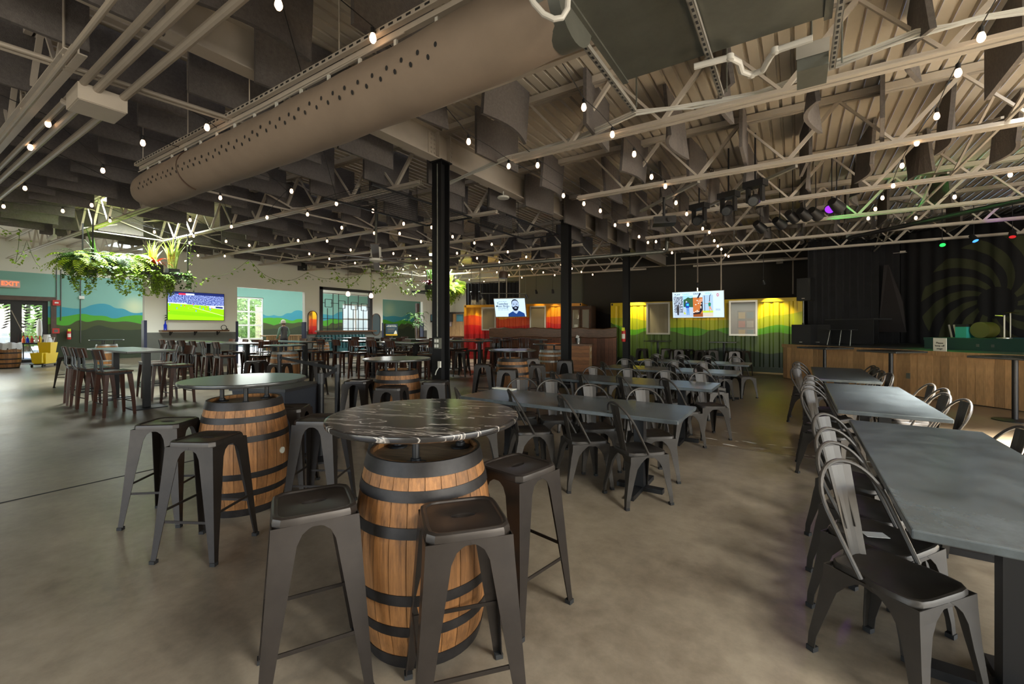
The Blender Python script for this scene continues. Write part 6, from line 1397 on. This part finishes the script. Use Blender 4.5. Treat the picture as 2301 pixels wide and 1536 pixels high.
# ------------------------------------------------------------------ person in the side room
def person(x, y, rz):
    t = th('person', 'person in a cream cap and grey shirt seen from behind beyond the first opening', 'person', (x, y, 0), rz)
    V = [(0, 0, .98), (0, 0, 1.15), (0, .01, 1.38), (0, .015, 1.50), (0, .03, 1.58), (0, .04, 1.66), (0, .05, 1.76), (-.10, 0, .92), (-.11, .02, .5), (-.11, -.02, .08), (-.12, .12, .05), (.10, 0, .92), (.11, .02, .5), (.11, -.02, .08), (.12, .12, .05), (-.19, .01, 1.45), (-.27, .0, 1.18), (-.24, .16, .98), (-.22, .24, .95), (.19, .01, 1.45), (.27, .0, 1.18), (.24, .16, .98), (.22, .24, .95)]
    Ed = [(0, 1), (1, 2), (2, 3), (3, 4), (4, 5), (5, 6), (0, 7), (7, 8), (8, 9), (9, 10), (0, 11), (11, 12), (12, 13), (13, 14), (3, 15), (15, 16), (16, 17), (17, 18), (3, 19), (19, 20), (20, 21), (21, 22)]
    Rd = [.15, .14, .16, .10, .055, .09, .085, .095, .07, .05, .04, .095, .07, .05, .04, .07, .05, .04, .035, .07, .05, .04, .035]
    me = bpy.data.meshes.new('body'); me.from_pydata(V, Ed, []); o = bpy.data.objects.new('body', me); COL.objects.link(o); o.parent = t
    o.modifiers.new('skin', 'SKIN'); sv = me.skin_vertices[0].data
    for i, r_ in enumerate(Rd): sv[i].radius = (r_, r_*.8 if i < 4 else r_)
    sv[0].use_root = True
    ss = o.modifiers.new('sub', 'SUBSURF'); ss.levels = 2; ss.render_levels = 2
    dg = bpy.context.evaluated_depsgraph_get(); m2 = bpy.data.meshes.new_from_object(o.evaluated_get(dg)); o.modifiers.clear(); o.data = m2; m2.materials.clear()
    for m in (M['shirt'], M['sleeve'], M['denim'], M['skin']): m2.materials.append(m)
    for p in m2.polygons:
        c = p.center; p.use_smooth = True
        p.material_index = 3 if c.z > 1.54 or (abs(c.x) > .19 and c.y > .16 and c.z > .9) else (1 if abs(c.x) > .175 and c.z > .95 else (2 if c.z < .96 else 0))
    b = MB(); b.lathe([(.108, 1.70), (.112, 1.76), (.09, 1.83), (.04, 1.865), (0, 1.87)], 18, (0, .05, 0)).mm((-.07, .13, 1.69), (.07, .26, 1.71)); ob('cap', b, M['cap'], t)
    b = MB(); b.lathe([(.100, 1.62), (.108, 1.70)], 14, (0, .045, 0), 0, R(180), R(360)); ob('hair', b, M['trimwood'], t)
    for s in (-1, 1):
        for f in range(4): ob('finger', MB().tube([(s*.22+(f-1.5)*.018, .25, .95), (s*.22+(f-1.5)*.02, .30-.006*abs(f-1), .935), (s*.22+(f-1.5)*.02, .335-.008*abs(f-1), .90)], [.010, .009, .006], 6), M['skin'], t)
        ob('thumb', MB().tube([(s*.19, .22, .95), (s*.165, .26, .93), (s*.165, .285, .91)], [.012, .010, .007], 6), M['skin'], t)
Z = 20.6; x, y = cam2room((638-CX)/F*Z, Z); person(x, y, R(95))

# ------------------------------------------------------------------ outside, seen through the glass
st('ground', MB().mm((-60, -20, -.2), (XL-.2, 45, -.05)), M['asphalt'], 'pale paving outside the glazed doors')
random.seed(51); tb = MB()
for i in range(2600):
    a, u = random.uniform(0, 6.28), random.uniform(-1, 1); r_ = 2.6*random.uniform(.6, 1)*(1-.2*u); q = math.sqrt(max(0, 1-u*u)); p = Vector((r_*q*math.cos(a), r_*q*math.sin(a), 3.1+2.7*u)); s = random.uniform(.10, .24); d = Vector((random.gauss(0, 1), random.gauss(0, 1), random.gauss(0, 1))).normalized(); e = d.cross(Vector((.3, .5, .8))).normalized(); f = d.cross(e)
    tb.add([p-e*s, p-f*s*.6, p+e*s, p+f*s*.6], [(0, 1, 2, 3)])
tm = tb.mesh('crown', M['tree']); tk = MB().tube([(0, 0, 0), (.1, 0, 1.5), (0, .1, 3.4)], [.2, .15, .08], 8).mesh('trunk', M['bark'])
for i, (x, y) in enumerate(((-37, -4.5), (-38.5, 1), (-41.5, 6), (-37, 10), (-41, 15), (-37.5, 18.5), (-43, 21), (-43, 27), (-38, 31))):
    t = th('tree', f'leafy green tree outside the glazed doors, {ORD[i]} from the left', 'tree', (x, y, -.05), 0, 'trees outside'); ob('trunk', tk, None, t); ob('crown', tm, None, t, None, i)
t = th('patio_umbrella', 'white patio umbrella outside the sectional door', 'umbrella', (-33, 12.1, -.05)); ob('pole', MB().tube([(0, 0, 0), (0, 0, 2.9)], .04, 8), M['white'], t); ob('canopy', MB().lathe([(1.0, 2.2), (.5, 2.7), (0, 3.0)], 8), M['cloth'], t)
t = th('parked_van', 'white van parked outside the entrance doors', 'van', (-33.2, 1.8, -.05)); b = MB(); b.loops([[(sx, sy, z) for sx, sy in ((-.9, -2.4), (.9, -2.4), (.9, 2.4), (-.9, 2.4))] if z < 1.1 else [(sx*.9, sy, z) for sx, sy in ((-.9, -1.9), (.9, -1.9), (.9, 2.3), (-.9, 2.3))] for z in (.3, 1.05, 1.12, 1.9)], 0, False, True, True); ob('body', b, M['white'], t); ob('side_window', MB().mm((.82, -1.6, 1.2), (.86, 2.0, 1.7)), M['ink'], t)
for sy in (-1.5, 1.5): ob('wheel', MB().tube([(.7, sy, .32), (.92, sy, .32)], .32, 16), M['rubber'], t)

t = th('glare_block', 'added white block for the overexposed brightness outside the grille window', 'white block', (-32.6, 23.6, -.05)); ob('wall', MB().mm((-1.5, -3.2, 0), (1.5, 3.2, 3.6)), M['white'], t); ob('roof', MB().mm((-1.7, -3.4, 3.601), (1.7, 3.4, 3.75)), M['wainscot'], t)  # added block that whitens the view through the grille window
# track bar before the bingo screen, conduit on the charcoal wall
a, c = cam2room((1080-CX)/F*16.2, 16.2), cam2room((1181-CX)/F*16.2, 16.2); z = HZ(659, 16.2)
t = th('track_bar', 'thin horizontal lighting bar with two small lamps above the bingo screen', 'lighting bar', (0, 0, 0)); ob('bar', MB().tube([(*a, z), (*c, z)], .014, 6), M['galv'], t)
for q in (a, c): ob('drop_rod', MB().tube([(*q, z), (*q, 4.66+rise(q[0]))], .008, 6), M['galv'], t); ob('lamp', MB().tube([(q[0], q[1], z-.04), (q[0]+.05, q[1]+.05, z-.18)], .05, 10), M['black'], t)
z1 = PY(1797, 19.55); t = th('wall_conduit', 'cream conduit along the top of the charcoal wall and down beside the drape', 'conduit', (0, 0, 0))
p0, p1 = PY(1352, 19.5), PY(1782, 19.5); ob('conduit', MB().tube([(p0[0], 19.55, HZ(606, p0[2])), (p1[0], 19.55, HZ(578, p1[2]))], .03, 8), M['pipe'], t); ob('drop', MB().tube([(p1[0], 19.55, HZ(578, p1[2])), (p1[0], 19.55, HZ(660, p1[2]))], .03, 8), M['pipe'], t)
q = PY(1752, 19.5); ob('box', MB().box((q[0], 19.53, HZ(586, q[2])), (.22, .13, .2)), M['cream'], t)
